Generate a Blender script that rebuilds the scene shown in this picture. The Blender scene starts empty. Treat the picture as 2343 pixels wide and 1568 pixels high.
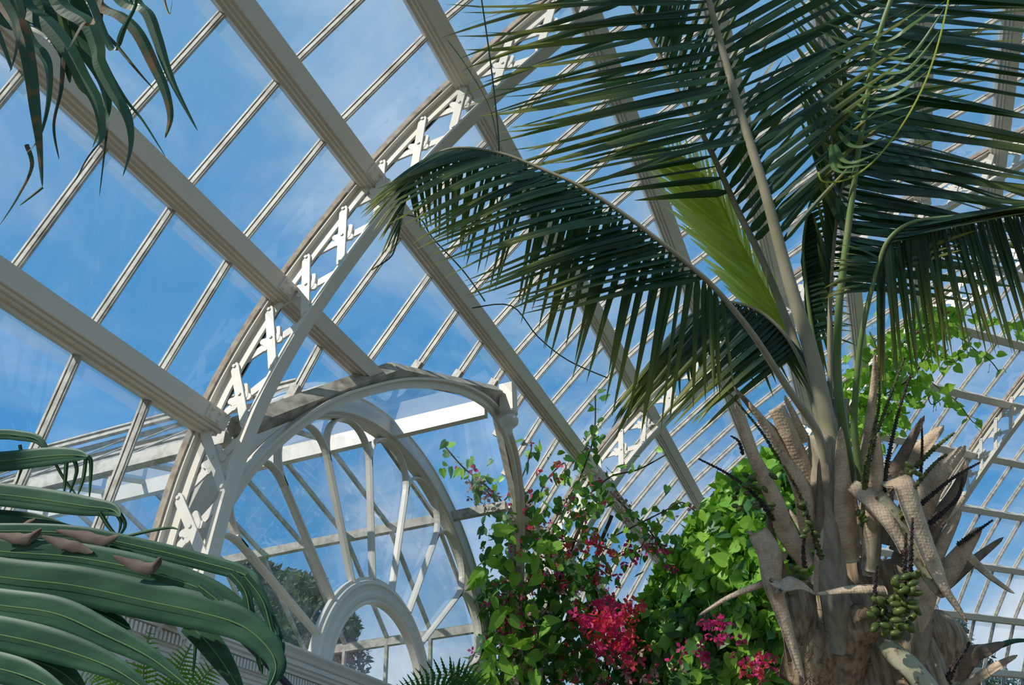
import bpy, math, random
from mathutils import Vector, Matrix, noise
random.seed(7)
SC = bpy.context.scene
COL = SC.collection
D = 2.5            # metres per plan unit (distance from the camera to the long glazed wall)
H = 1.6            # eye height
SQ = math.sqrt(.5)

def W(a, b, z):            # plan units -> world: X along the wall, Y outward through it
    return Vector((a*D, -b*D, z*D+H))
def W2(o, d, z):           # second wall, turned 45 degrees
    return Vector(((o+d)*SQ*D, (o-d)*SQ*D, z*D+H))

# ------------------------------------------------------------------ camera
cam = bpy.data.cameras.new('camera'); co = bpy.data.objects.new('camera', cam); COL.objects.link(co)
RX = Vector((0.37586203, -0.92606016, -0.03376864))
DN = Vector((0.51440157, 0.23881464, -0.82362528))
FW = Vector((0.770791, 0.29219883, 0.56612815))
m = Matrix((RX, -DN, -FW)).transposed().to_4x4(); m.translation = Vector((0, 0, H))
co.matrix_world = m
cam.sensor_width = 36; cam.lens = 36*1900/2343; cam.clip_start = .02; cam.clip_end = 500
SC.camera = co
EYE = Vector((0, 0, H))
def at(x, y, depth):       # a photo pixel and a distance along the view axis -> world point
    return EYE + ((x-1171.5)*RX + (y-784)*DN + 1900*FW)*(depth/1900)

# ------------------------------------------------------------------ materials
def nt(mat):
    mat.use_nodes = True; t = mat.node_tree; t.nodes.clear(); return t
def mk(name, base, base2=None, scale=8, rough=.5, transl=0, spec=.4, bump=0, stretch=None, lo=.35, hi=.7, tcol=None, coat=0):
    mat = bpy.data.materials.new(name); t = nt(mat); N = t.nodes; L = t.links
    out = N.new('ShaderNodeOutputMaterial'); p = N.new('ShaderNodeBsdfPrincipled')
    p.inputs['Roughness'].default_value = rough; p.inputs['Specular IOR Level'].default_value = spec
    p.inputs['Base Color'].default_value = (*base, 1)
    if base2 or bump:
        tc = N.new('ShaderNodeTexCoord'); mp = N.new('ShaderNodeMapping'); L.new(tc.outputs['Object'], mp.inputs[0])
        if stretch: mp.inputs['Scale'].default_value = stretch
        nz = N.new('ShaderNodeTexNoise'); nz.inputs['Scale'].default_value = scale; nz.inputs['Detail'].default_value = 5
        L.new(mp.outputs[0], nz.inputs[0])
    if base2:
        cr = N.new('ShaderNodeValToRGB'); cr.color_ramp.elements[0].position = lo; cr.color_ramp.elements[1].position = hi
        cr.color_ramp.elements[0].color = (*base, 1); cr.color_ramp.elements[1].color = (*base2, 1)
        L.new(nz.outputs[0], cr.inputs[0]); L.new(cr.outputs[0], p.inputs['Base Color'])
    if bump:
        b = N.new('ShaderNodeBump'); b.inputs['Strength'].default_value = bump; b.inputs['Distance'].default_value = .01
        L.new(nz.outputs[0], b.inputs['Height']); L.new(b.outputs[0], p.inputs['Normal'])
    if transl:
        tr = N.new('ShaderNodeBsdfTranslucent'); tr.inputs[0].default_value = (*(tcol or base), 1)
        if base2 and not tcol: L.new(cr.outputs[0], tr.inputs[0])
        mx = N.new('ShaderNodeMixShader'); mx.inputs[0].default_value = transl
        L.new(p.outputs[0], mx.inputs[1]); L.new(tr.outputs[0], mx.inputs[2]); L.new(mx.outputs[0], out.inputs[0])
    else: L.new(p.outputs[0], out.inputs[0])
    return mat

def glass_mat(name, dirt=.05, refl=1.0, tint=(.97, .985, 1), lo=None, hi=None):
    mat = bpy.data.materials.new(name); t = nt(mat); N = t.nodes; L = t.links
    out = N.new('ShaderNodeOutputMaterial')
    tr = N.new('ShaderNodeBsdfTransparent'); tr.inputs[0].default_value = (*tint, 1)
    gl = N.new('ShaderNodeBsdfGlossy'); gl.inputs['Roughness'].default_value = 0.0
    fr = N.new('ShaderNodeFresnel'); fr.inputs[0].default_value = 1.5
    ge = N.new('ShaderNodeNewGeometry'); io = N.new('ShaderNodeMapRange'); io.inputs['To Min'].default_value = 1.5; io.inputs['To Max'].default_value = 1/1.5
    L.new(ge.outputs['Backfacing'], io.inputs[0]); L.new(io.outputs[0], fr.inputs[0])
    mu = N.new('ShaderNodeMath'); mu.operation = 'MULTIPLY'; mu.use_clamp = True; mu.inputs[1].default_value = 1.7*refl
    L.new(fr.outputs[0], mu.inputs[0])
    m1 = N.new('ShaderNodeMixShader'); L.new(mu.outputs[0], m1.inputs[0]); L.new(tr.outputs[0], m1.inputs[1]); L.new(gl.outputs[0], m1.inputs[2])
    df = N.new('ShaderNodeBsdfDiffuse'); df.inputs[0].default_value = (.8, .84, .86, 1)
    tl = N.new('ShaderNodeBsdfTranslucent'); tl.inputs[0].default_value = (.8, .84, .86, 1)
    md = N.new('ShaderNodeMixShader'); md.inputs[0].default_value = .5; L.new(df.outputs[0], md.inputs[1]); L.new(tl.outputs[0], md.inputs[2])
    tc = N.new('ShaderNodeTexCoord'); mp = N.new('ShaderNodeMapping'); mp.inputs['Scale'].default_value = (1.6, 1.6, .5); mp.inputs['Rotation'].default_value = (.5, .3, .4)
    L.new(tc.outputs['Object'], mp.inputs[0])
    nz = N.new('ShaderNodeTexNoise'); nz.inputs['Scale'].default_value = 2.2; nz.inputs['Detail'].default_value = 7; nz.inputs['Distortion'].default_value = 1.2
    L.new(mp.outputs[0], nz.inputs[0])
    cr = N.new('ShaderNodeMapRange'); cr.inputs['From Min'].default_value = .42; cr.inputs['From Max'].default_value = .75
    cr.inputs['To Min'].default_value = dirt*.25 if lo is None else lo; cr.inputs['To Max'].default_value = dirt*3 if hi is None else hi
    L.new(nz.outputs[0], cr.inputs[0])
    m2 = N.new('ShaderNodeMixShader'); L.new(cr.outputs[0], m2.inputs[0]); L.new(m1.outputs[0], m2.inputs[1]); L.new(md.outputs[0], m2.inputs[2])
    L.new(m2.outputs[0], out.inputs[0])
    return mat

M = {}
M['paint'] = mk('cream_paint', (.80, .735, .635), (.76, .69, .585), scale=5, rough=.42, lo=.5, hi=.85)
M['white'] = mk('white_paint', (.79, .74, .66), (.72, .67, .585), scale=6, rough=.4, lo=.5, hi=.8)
M['grime'] = mk('grimy_paint', (.52, .48, .40), (.20, .17, .13), scale=14, rough=.8, lo=.42, hi=.75)
M['rust'] = mk('weathered_putty', (.42, .33, .25), (.16, .12, .09), scale=22, rough=.9, lo=.4, hi=.8)
M['bar'] = mk('glazing_bar_paint', (.58, .55, .48), (.30, .27, .22), scale=18, rough=.5, lo=.42, hi=.72)
M['lead'] = mk('grey_putty', (.33, .32, .29), (.2, .19, .17), scale=20, rough=.8)
M['glass'] = glass_mat('roof_glass', .04)
M['fanglass'] = glass_mat('fan_glass', .08)
M['porchglass'] = glass_mat('porch_glass', .045)
M['haze'] = glass_mat('milky_glass', .17, .6, lo=.17, hi=.34)
M['stone'] = mk('floor_tiles', (.22, .18, .14), (.14, .12, .09), scale=3, rough=.7)
M['lawn'] = mk('lawn', (.07, .10, .035), (.05, .07, .025), scale=4, rough=.9)
M['black'] = mk('black_pipe', (.02, .02, .025), rough=.35)

# ------------------------------------------------------------------ mesh helpers
class MB:
    def __init__(s): s.v = []; s.f = []; s.u = []
    def add(s, vs, fs):
        o = len(s.v); s.v += [tuple(v) for v in vs]; s.u += [0.0]*len(vs); s.f += [tuple(i+o for i in f) for f in fs]
    def quad(s, a, b, c, d): s.add((a, b, c, d), ((0, 1, 2, 3),))
    def box(s, o, x, y, z):      # corner + three edge vectors
        p = [o, o+x, o+x+y, o+y]; p += [q+z for q in p]
        s.add(p, ((3, 2, 1, 0), (4, 5, 6, 7), (0, 1, 5, 4), (1, 2, 6, 5), (2, 3, 7, 6), (3, 0, 4, 7)))
    def bar(s, p, q, w, d, ref): # rectangular bar, w across, d along ref
        t = (q-p).normalized(); x = t.cross(ref).normalized(); y = x.cross(t).normalized()
        s.box(p-x*w/2-y*d/2, x*w, y*d, q-p)
    def sweep(s, pts, sec, ref, close=False):   # section (x across, y along ref) carried along a path
        n = len(pts); k = len(sec); vs = []
        for i, p in enumerate(pts):
            t = (pts[min(i+1, n-1)]-pts[max(i-1, 0)]).normalized()
            r = ref(i) if callable(ref) else ref
            x = t.cross(r).normalized(); y = x.cross(t).normalized()
            vs += [p+x*c[0]+y*c[1] for c in sec]
        fs = []
        for i in range(n-1):
            for j in range(k):
                fs.append((i*k+j, i*k+(j+1) % k, (i+1)*k+(j+1) % k, (i+1)*k+j))
        fs += [tuple(range(k-1, -1, -1)), tuple((n-1)*k+j for j in range(k))]
        s.add(vs, fs)
    def tube(s, pts, rad, seg=8, squash=1.0, ref=None):
        n = len(pts); vs = []; fs = []
        y = None
        for i, p in enumerate(pts):
            t = (pts[min(i+1, n-1)]-pts[max(i-1, 0)]).normalized()
            if y is None: 
                r0 = ref or (Vector((0, 0, 1)) if abs(t.z) < .9 else Vector((1, 0, 0)))
                y = (r0-t*r0.dot(t)).normalized()
            else: y = (y-t*y.dot(t)).normalized()
            x = t.cross(y); r = rad[i] if isinstance(rad, (list, tuple)) else rad
            for j in range(seg):
                an = 2*math.pi*j/seg
                vs.append(p+x*r*math.cos(an)+y*r*squash*math.sin(an))
        for i in range(n-1):
            for j in range(seg):
                fs.append((i*seg+j, i*seg+(j+1) % seg, (i+1)*seg+(j+1) % seg, (i+1)*seg+j))
        fs += [tuple(range(seg-1, -1, -1)), tuple((n-1)*seg+j for j in range(seg))]
        s.add(vs, fs)
    def ball(s, c, r, seg=8, rings=5, ax=None, ry=1.0, sx=None):   # ellipsoid, long axis ax scaled by ry
        ax = (ax or Vector((0, 0, 1))).normalized()
        u = ax.orthogonal().normalized(); w = ax.cross(u); vs = []; fs = []
        for i in range(rings+1):
            th = math.pi*i/rings; rr = max(math.sin(th), .02)
            for j in range(seg):
                an = 2*math.pi*j/seg
                vs.append(c+ax*(math.cos(th)*r*ry)+(u*math.cos(an)+w*math.sin(an))*r*rr)
        for i in range(rings):
            for j in range(seg):
                fs.append((i*seg+j, (i+1)*seg+j, (i+1)*seg+(j+1) % seg, i*seg+(j+1) % seg))
        s.add(vs, fs)

def root_of(o):
    while o.parent: o = o.parent
    return o
def thing(name, label, cat, loc=(0, 0, 0), group=None, kind=None):
    o = bpy.data.objects.new(name, None); COL.objects.link(o); o.location = loc; o.empty_display_size = .1
    o['label'] = label; o['category'] = cat
    if group: o['group'] = group
    if kind: o['kind'] = kind
    return o
def obj(name, mb, mat, parent=None, smooth=False, label=None, cat=None, group=None, kind=None, org=None):
    me = bpy.data.meshes.new(name)
    off = Vector(root_of(parent).location) if parent else Vector(org if org else (0, 0, 0))
    me.from_pydata([tuple(Vector(v)-off) for v in mb.v], [], mb.f); me.update()
    if any(mb.u):
        at_ = me.attributes.new('along', 'FLOAT', 'POINT'); at_.data.foreach_set('value', mb.u)
    if smooth:
        for p in me.polygons: p.use_smooth = True
    me.materials.append(M[mat] if isinstance(mat, str) else mat)
    o = bpy.data.objects.new(name, me); COL.objects.link(o)
    if parent: o.parent = parent
    else: o.location = off
    if label: o['label'] = label
    if cat: o['category'] = cat
    if group: o['group'] = group
    if kind: o['kind'] = kind
    return o
def catmull(P, n=8):
    out = []
    for i in range(len(P)-1):
        p0 = P[max(i-1, 0)]; p1 = P[i]; p2 = P[i+1]; p3 = P[min(i+2, len(P)-1)]
        for k in range(n):
            t = k/n
            out.append(.5*((2*p1)+(p2-p0)*t+(2*p0-5*p1+4*p2-p3)*t*t+(3*p1-p0-3*p2+p3)*t*t*t))
    out.append(P[-1].copy()); return out

# ------------------------------------------------------------------ the roof profile (b = inward, z = up, plan units)
INNER = catmull([Vector(p) for p in [(-.885, -.64), (-.885, -.2), (-.885, .15), (-.884, .40), (-.871, .551), (-.852, .655), (-.815, .768), (-.736, .915),
         (-.604, 1.095), (-.497, 1.212), (-.393, 1.30), (-.29, 1.375), (-.17, 1.455), (.04, 1.575), (.259, 1.69), (.52, 1.81), (.80, 1.92), (1.1, 2.02), (1.45, 2.10)]], 10)
DEPTH = .118
def offs(c, d):
    o = []
    for i, p in enumerate(c):
        t = (c[min(i+1, len(c)-1)]-c[max(i-1, 0)]).normalized()
        o.append(p+Vector((-t.y, t.x))*d)
    return o
OUTER = offs(INNER, DEPTH)
SOFF = offs(OUTER, -.05)
def arclen(c):
    s = [0]
    for i in range(1, len(c)): s.append(s[-1]+(c[i]-c[i-1]).length)
    return s
SO = arclen(OUTER)
def samp(c, S, s):
    if s <= S[0]: return c[0].copy()
    for i in range(1, len(S)):
        if s <= S[i]:
            t = (s-S[i-1])/(S[i]-S[i-1]); return c[i-1].lerp(c[i], t)
    return c[-1].copy()
def s_for_ratio(r):
    for i in range(len(SOFF)-1):
        f0 = SOFF[i].y+r*SOFF[i].x; f1 = SOFF[i+1].y+r*SOFF[i+1].x
        if f0 <= 0 < f1 or f1 <= 0 < f0:
            if SOFF[i].y > 0: return SO[i]+(SO[i+1]-SO[i])*f0/(f0-f1)
SP = [s_for_ratio(r) for r in (.79, 1.20, 1.875, 3.2, 8.7)]
step = (SP[-1]-SP[0])/4
while SP[-1]+step < SO[-1]: SP.append(SP[-1]+step)
SP = [SP[0]-2*step, SP[0]-step]+SP          # two rows below the lowest visible purlin
#print('purlin s', [round(s, 3) for s in SP], [tuple(round(x, 3) for x in samp(OUTER, SO, s)) for s in SP])
PO = [samp(OUTER, SO, s) for s in SP]
PN = []
for s in SP:
    t = (samp(OUTER, SO, s+.02)-samp(OUTER, SO, s-.02)).normalized(); PN.append((Vector((t.y, -t.x)), t))   # inward normal, tangent upward
PITCH = .1435

# trimmer outline of the porch opening (a, z)
PORCH = [(1.03, .735), (1.34, 1.0), (1.715, 1.125), (2.09, 1.0), (2.40, .735)]
def trim_z(a):
    if a <= PORCH[0][0] or a >= PORCH[-1][0]: return -9
    for (x0, z0), (x1, z1) in zip(PORCH, PORCH[1:]):
        if x0 <= a <= x1: return z0+(z1-z0)*(a-x0)/(x1-x0)

nwin = [0]
def window(label):
    nwin[0] += 1
    return thing('window_%d' % nwin[0], label, 'window', kind='structure')

def bars_and_glass(win, P, Q, a0, a1, b0, b1, zP, zQ, n3, anchor, trim=None, haze=True, barw=.018):
    """one glazed strip: P(a)/Q(a) world points on its lower/upper purlin, a from a0..a1 (lower) and b0..b1 (upper)"""
    g = MB(); hz = MB()
    lo = min(a0, b0); hi = max(a1, b1)
    cuts = set([lo, hi])
    k = math.ceil((lo-anchor)/PITCH-1e-6)
    ks = []
    while anchor+k*PITCH < hi+1e-6:
        x = anchor+k*PITCH; cuts.add(x); ks.append(x); k += 1
    if trim:
        for x, z in PORCH:
            if lo < x < hi: cuts.add(x)
    cuts = sorted(cuts)
    def lower_t(a): 
        t = 0.0
        if trim: t = max(t, (trim_z(a)-zP)/(zQ-zP))
        if a < a0-1e-9 and b0 < a0: t = max(t, (a-a0)/(b0-a0))
        if a > a1+1e-9 and b1 > a1: t = max(t, (a-a1)/(b1-a1))
        return min(t, 1)
    def upper_t(a):
        t = 1.0
        if a < b0-1e-9 and b0 > a0: t = min(t, (a-a0)/(b0-a0))
        if a > b1+1e-9 and b1 < a1: t = min(t, (a-a1)/(b1-a1))
        return max(t, 0)
    pt = lambda a, t: P(a).lerp(Q(a), t)
    e = 1e-4
    for x, y in zip(cuts, cuts[1:]):
        if y-x < 1e-3: continue
        l0 = lower_t(x+e); l1 = lower_t(y-e); u0 = upper_t(x+e); u1 = upper_t(y-e)
        if u0 <= l0+1e-3 and u1 <= l1+1e-3: continue
        u0 = max(u0, l0); u1 = max(u1, l1)
        g.quad(pt(x, l0), pt(y, l1), pt(y, u1), pt(x, u0))
        if haze and l0 < .85 and u0 > .95 and u1 > .95:
            o = n3*.012
            hz.quad(pt(x, .80)+o, pt(y, .80)+o, pt(y, .99)+o, pt(x, .99)+o)
    if not g.f: return
    obj('glass', g, 'glass', win)
    if hz.f: obj('milky_edge', hz, 'haze', win)
    for x in ks:
        l = lower_t(x); u = upper_t(x)
        if u-l < .03: continue
        mb = MB(); p = pt(x, l); q = pt(x, u)
        mb.bar(p+n3*.014, q+n3*.014, barw, .026, n3)
        mb.bar(p+n3*.026, q+n3*.026, barw*.45, .016, n3)
        mb.bar(p-n3*.006, q-n3*.006, barw*1.5, .012, n3)
        if l > .02:     # a small stub where the bar lands on the trimmer
            t = (q-p).normalized(); mb.bar(p-t*.01, p+t*.10, barw*1.9, .05, n3)
        obj('glazing_bar', mb, 'bar', win)

def purlin(P0, P1, n3, t3, name, label, cat='purlin'):
    """cream T-shaped purlin: broad flange inside, web to the glass and stepped lower ledge"""
    mb = MB(); L = P1-P0
    def slab(h0, h1, w0, w1): mb.box(P0+n3*h0+t3*w0, L, n3*(h1-h0), t3*(w1-w0))
    slab(.092, .106, -.036, .036)
    slab(.0, .092, -.010, .010)
    slab(.055, .092, -.050, -.030)
    slab(.030, .072, -.062, -.044)
    slab(.0, .045, -.076, -.058)
    return mb
AC = 3.83               # where the long wall meets the turned one
T22 = math.tan(math.pi/8)
def hip(b): return AC-T22*(b+1)
D2W = SQ*(AC+1)
BAYS = [(-.435, 1.0, 'left of the near rib'), (1.0, 2.435, 'between the near rib and the middle rib'), (2.435, None, 'beyond the middle rib')]
ORD = ['lowest', 'second', 'third', 'fourth', 'fifth', 'sixth', 'seventh', 'eighth', 'ninth', 'tenth', 'eleventh', 'twelfth', 'thirteenth', 'fourteenth', 'fifteenth']
ntrim = [0]
def trimname():
    ntrim[0] += 1; return 'trim_%d' % ntrim[0]
for bi, (a0, a1, where) in enumerate(BAYS):
    for r in range(len(PO)-1):
        p, q = PO[r], PO[r+1]
        if bi == 1 and q.y < .80 and r < 2: continue      # the porch opening takes these
        if r == 0 and bi < 2: continue
        win = window('%s row of sloping roof panes %s' % (ORD[r], where))
        n2 = Vector((q.y-p.y, -(q.x-p.x))).normalized(); n3 = Vector((0, -n2.x, n2.y))
        bars_and_glass(win, lambda a, p=p: W(a, p.x, p.y), lambda a, q=q: W(a, q.x, q.y), a0, a1 or hip(p.x), a0, a1 or hip(q.x), p.y, q.y, n3, 1.0, trim=(bi == 1))
    for r in range(len(PO)):
        if r == 0 and bi < 2: continue
        if r == 1 and bi < 2: continue
        p = PO[r]; nn, tt = PN[r]; n3 = Vector((0, -nn.x, nn.y)); t3 = Vector((0, -tt.x, tt.y))
        segs = [(a0, a1 or hip(p.x))]
        if bi == 1 and trim_z(1.715) > p.y:
            xs = [a for a in [1+.001*k for k in range(1436)] if trim_z(a) > p.y]
            segs = [(a0, min(xs)), (max(xs), a1)]
        for (x, y) in segs:
            if y-x < .05: continue
            mb = purlin(W(x, p.x, p.y), W(y, p.x, p.y), n3, t3, '', '')
            if bi < 2 and y in (1.0, 2.435):       # riveted cleat where the purlin meets the rib
                e0 = W(y, p.x, p.y)+Vector((-.135, 0, 0))
                mb.box(e0+n3*.106-t3*.03, Vector((.09, 0, 0)), t3*.06, n3*.006)
                for u_ in (.022, .068):
                    for v_ in (-.016, .016): mb.ball(e0+Vector((u_, 0, 0))+n3*.113+t3*v_, .0085, 6, 4)
            o = obj(trimname(), mb, 'paint', kind='structure',
                    label='cream roof purlin, %s row up, %s' % (ORD[r], where), cat='purlin')

# ------------------------------------------------------------------ wall 2 (turned end of the house)
def prof2(p): return Vector((D2W-1-p.x, p.y))
OUT2 = [prof2(p) for p in OUTER]
PO2 = [prof2(p) for p in PO]
def hip2(o):
    b_ = D2W-1-o; return SQ*(hip(b_)+b_)
RIB3 = 3.40
for sec, (where) in enumerate(('of the turned end wall, before the far rib', 'of the turned end wall, past the far rib')):
    for r in range(len(PO2)-1):
        p, q = PO2[r], PO2[r+1]
        if sec == 0: a0, b0, a1, b1 = hip2(p.x), hip2(q.x), RIB3, RIB3
        else: a0 = b0 = RIB3; a1 = b1 = 6.2
        if a0 >= a1 or b0 >= b1: continue
        win = window('%s row of panes up %s' % (ORD[r], where))
        t2 = (q-p).normalized(); n2 = Vector((-t2.y, t2.x)); n3 = (W2(n2.x, 0, n2.y)-W2(0, 0, 0)).normalized()
        bars_and_glass(win, lambda d, p=p: W2(p.x, d, p.y), lambda d, q=q: W2(q.x, d, q.y), a0, a1, b0, b1, p.y, q.y, n3, RIB3)
    for r in range(len(PO2)):
        p = PO2[r]
        a0, a1 = (hip2(p.x), RIB3) if sec == 0 else (RIB3, 6.2)
        if a1-a0 < .05: continue
        t2 = Vector((-PN[r][1].x, PN[r][1].y)); n2 = Vector((-t2.y, t2.x))
        n3 = (W2(n2.x, 0, n2.y)-W2(0, 0, 0)).normalized(); t3 = (W2(t2.x, 0, t2.y)-W2(0, 0, 0)).normalized()
        obj(trimname(), purlin(W2(p.x, a0, p.y), W2(p.x, a1, p.y), n3, t3, '', ''), 'paint', kind='structure',
            label='cream purlin, %s from the floor, %s' % (ORD[r], where), cat='purlin')

# ------------------------------------------------------------------ lattice ribs
CELL = .1185
def rib(F, ax, inner, outer, label, s_anchor, name='lattice_rib', s_from=None):
    """F(profile point) -> world in the rib plane; ax = unit world vector across the rib (away from the camera side)"""
    t = thing(name, label, 'rib', F(Vector((outer[0].x, outer[0].y))))
    def nrm(i):
        a = F(inner[i]); b = F(outer[i]); return (b-a).normalized()
    wi = [F(p) for p in inner]; wo = [F(p) for p in outer]
    # inner chord: flange + stem; outer chord: the same turned over, against the glass
    h = .033
    mb = MB(); mb.sweep(wi, [(-h, 0), (h, 0), (h, .014), (-h, .014)], lambda i: nrm(i))
    mb.sweep(wi, [(-.006, .012), (.006, .012), (.006, .054), (-.006, .054)], lambda i: nrm(i))
    obj('inner_chord', mb, 'paint', t)
    mb = MB(); mb.sweep(wo, [(-h, -.026), (h, -.026), (h, -.014), (-h, -.014)], lambda i: nrm(i))
    mb.sweep(wo, [(-.006, -.078), (.006, -.078), (.006, -.026), (-.006, -.026)], lambda i: nrm(i))
    obj('outer_chord', mb, 'paint', t)
    mb = MB(); mb.sweep(wo, [(-.042, -.013), (.042, -.013), (.042, .02), (-.042, .02)], lambda i: nrm(i))
    obj('putty_strip', mb, 'rust', t)
    mid = [a.lerp(b, .5) for a, b in zip(inner, outer)]; S = arclen(mid)
    Si = S
    smp = lambda c, s: samp(c, S, s)
    s = s_anchor
    while s-CELL > S[0]+.1: s -= CELL
    while s < S[-1]-.12:
        A = lambda ss, f: F(smp(inner, ss).lerp(smp(outer, ss), f))
        hb = CELL*.44
        nn = (A(s, 1)-A(s, 0)).normalized()
        up = (A(s+.02, .5)-A(s-.02, .5)).normalized()
        o1, o2 = A(s+hb, .86), A(s-hb, .13)      # front strap
        r1, r2 = A(s-hb, .86), A(s+hb, .13)      # rear strap with the trefoil
        f = MB(); off = -ax*.018
        def strap(mb, p, q, w, off, th=.010):
            d = (q-p).normalized(); sd = d.cross(ax).normalized(); n = 6; vs = []; rng = []
            for e, c in ((-1, p), (1, q)):
                for k in range(n+1):
                    an = math.pi*k/n
                    rng.append(c+off+d*e*math.sin(an)*w/2+sd*w/2*math.cos(an)*(1 if e > 0 else -1))
            m_ = len(rng)
            mb.add(rng+[v+ax*th for v in rng], [tuple(range(m_)), tuple(range(2*m_-1, m_-1, -1))]+[(i, i+m_, (i+1) % m_+m_, (i+1) % m_) for i in range(m_)])
        def disc(mb, c, r, off, th, n=12):
            u = up; v = up.cross(ax).normalized()
            rng = [c+off+(u*math.cos(2*math.pi*k/n)+v*math.sin(2*math.pi*k/n))*r for k in range(n)]
            mb.add(rng+[x+ax*th for x in rng], [tuple(range(n)), tuple(range(2*n-1, n-1, -1))]+[(i, i+n, (i+1) % n+n, (i+1) % n) for i in range(n)])
        strap(f, o1, o2, .042, off)
        for c in (o1, o2, (o1+o2)/2): disc(f, c, .0085, off-ax*.006, .008, 8)
        obj('lattice_strap', f, 'white', t)
        g = MB(); off2 = ax*.007
        strap(g, r1, r2, .038, off2)
        c = (r1+r2)/2; d = (o1-o2).normalized(); sd = d.cross(ax).normalized()
        if sd.dot(A(s, 0)-A(s, 1)) < 0: sd = -sd        # sd points to the inner chord
        g2 = MB(); o3 = -ax*.006
        def cap(p, q, w, k): strap(g2, p, q, w, o3-ax*.0007*k, .013)
        cap(c+sd*.030-d*.006, c+sd*.037+d*.050, .029, 0); cap(c+sd*.020-d*.004, c+sd*.043-d*.017, .032, 1)
        cap(c-sd*.018+d*.004, c-sd*.042+d*.013, .031, 2); cap(c-sd*.014-d*.010, c-sd*.033-d*.031, .031, 3); cap(c-sd*.02, c+sd*.02, .05, 4)
        obj('lattice_strap', g, 'white', t)
        obj('trefoil', g2, 'white', t)
        s += CELL
    return t
def near_s(pt):
    mid = [a.lerp(b, .5) for a, b in zip(INNER, OUTER)]; S = arclen(mid)
    i = min(range(len(mid)), key=lambda i: (mid[i]-Vector(pt)).length); return S[i]
SA = near_s((-.786, .977))
AX = Vector((1, 0, 0))
rib(lambda p: W(.985, p.x, p.y), AX, INNER, OUTER, 'near cream lattice rib curving up past the fan window', SA)
rib(lambda p: W(2.42, p.x, p.y), AX, INNER, OUTER, 'middle lattice rib rising out of the flowering vine', SA)
rib(lambda p: W(hip(p.x), p.x, p.y), Vector((math.cos(math.pi/8), -math.sin(math.pi/8), 0)), INNER[:-7], OUTER[:-7], 'lattice rib behind the palm fronds with green vine twining on it', SA+.03)
n2c = [prof2(p) for p in INNER]
D2 = Vector((SQ, -SQ, 0))
rib(lambda p: W2(p.x, RIB3, p.y), D2, n2c[:-9], OUT2[:-9], 'farthest lattice rib, right of the palm crown', 1.0)

# ------------------------------------------------------------------ porch: glazed lean-to roof beyond the long wall
PB = -2.35
def roof_b(z):             # where the main roof surface is at height z
    for i in range(len(OUTER)-1):
        if OUTER[i].y <= z <= OUTER[i+1].y and OUTER[i].y > .2:
            t = (z-OUTER[i].y)/(OUTER[i+1].y-OUTER[i].y); return OUTER[i].x+(OUTER[i+1].x-OUTER[i].x)*t
    return -1.0
tr = thing(trimname(), 'grimy iron trimmers and cream arched band framing the porch opening', 'trim', W(1.715, roof_b(1.125), 1.125), kind='structure')
for (x0, z0), (x1, z1) in zip(PORCH, PORCH[1:]):
    pts = []
    for k in range(9):
        x = x0+(x1-x0)*k/8; z = z0+(z1-z0)*k/8; pts.append(W(x, roof_b(z)+.03, z-.012))
    mb = MB(); mb.sweep(pts, [(-.04, -.04), (.04, -.04), (.04, .04), (-.04, .04)], Vector((0, -.7, .7)))
    obj('trimmer_beam', mb, 'grime', tr)
# curved arch rib just inside the trimmer
arc = [(1.01, .38), (1.035, .56), (1.09, .70), (1.185, .835), (1.29, .925), (1.40, .993), (1.55, 1.05), (1.715, 1.075)]
arc = arc+[(3.43-x, z) for x, z in arc[-2::-1]]
pts = catmull([W(x, roof_b(z)+.055, z) for x, z in arc], 4)
mb = MB(); mb.sweep(pts, [(-.042, -.014), (.042, -.014), (.042, .0), (.014, .004), (.014, .04), (-.014, .04), (-.014, .004), (-.042, 0)], lambda i: (W(1.715, -.8, .4)-pts[i]).normalized())
obj('arched_band', mb, 'paint', tr)
# pendant finial
c = W(1.735, roof_b(1.1)+.075, 1.06)
mb = MB(); mb.box(c+Vector((-.045, -.045, 0)), Vector((.09, 0, 0)), Vector((0, .09, 0)), Vector((0, 0, .20))); fn = obj('pendant', mb, 'paint', tr)
mb = MB()
prof = [(0.0, .055), (-.012, .058), (-.02, .03), (-.03, .045), (-.055, .062), (-.08, .058), (-.105, .035), (-.118, .018), (-.125, .022), (-.135, .02), (-.16, .012), (-.17, .002)]
mb.tube([c+Vector((0, 0, h)) for h, r in prof], [r for h, r in prof], 16); obj('turned_drop', mb, 'white', fn, smooth=True)

names = [('eave', 'shoulder'), ('shoulder', 'ridge'), ('ridge', 'shoulder'), ('shoulder', 'eave')]
pn = thing('window_%d' % (nwin[0]+1), 'glazed porch roof seen through the fan window', 'window', kind='structure'); nwin[0] += 1
sect = [(1.05, -.6), (1.05, .735), (1.34, .995), (1.715, 1.10), (2.09, .985), (2.385, .740), (2.40, -.6)]
for (x0, z0), (x1, z1) in zip(sect, sect[1:]):
    mb = MB(); b0, b1 = roof_b(max(z0, .4)), roof_b(max(z1, .4))
    if z0 < 0: b0 = b1 = -1.0
    if z1 < 0: b0 = b1 = -1.0
    mb.quad(W(x0, b0, z0), W(x1, b1, z1), W(x1, PB, z1), W(x0, PB, z0)); obj('glass', mb, 'porchglass', pn)
    nv = Vector((-(z1-z0), 0, x1-x0)).normalized()
    k = 0
    while True:
        b = -1.06-.155*k
        if b < PB: break
        p, q = W(x0, b, z0), W(x1, b, z1); mb = MB(); mb.bar(p-nv*.012, q-nv*.012, .024, .03, nv); obj('glazing_bar', mb, 'bar', pn); k += 1
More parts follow.
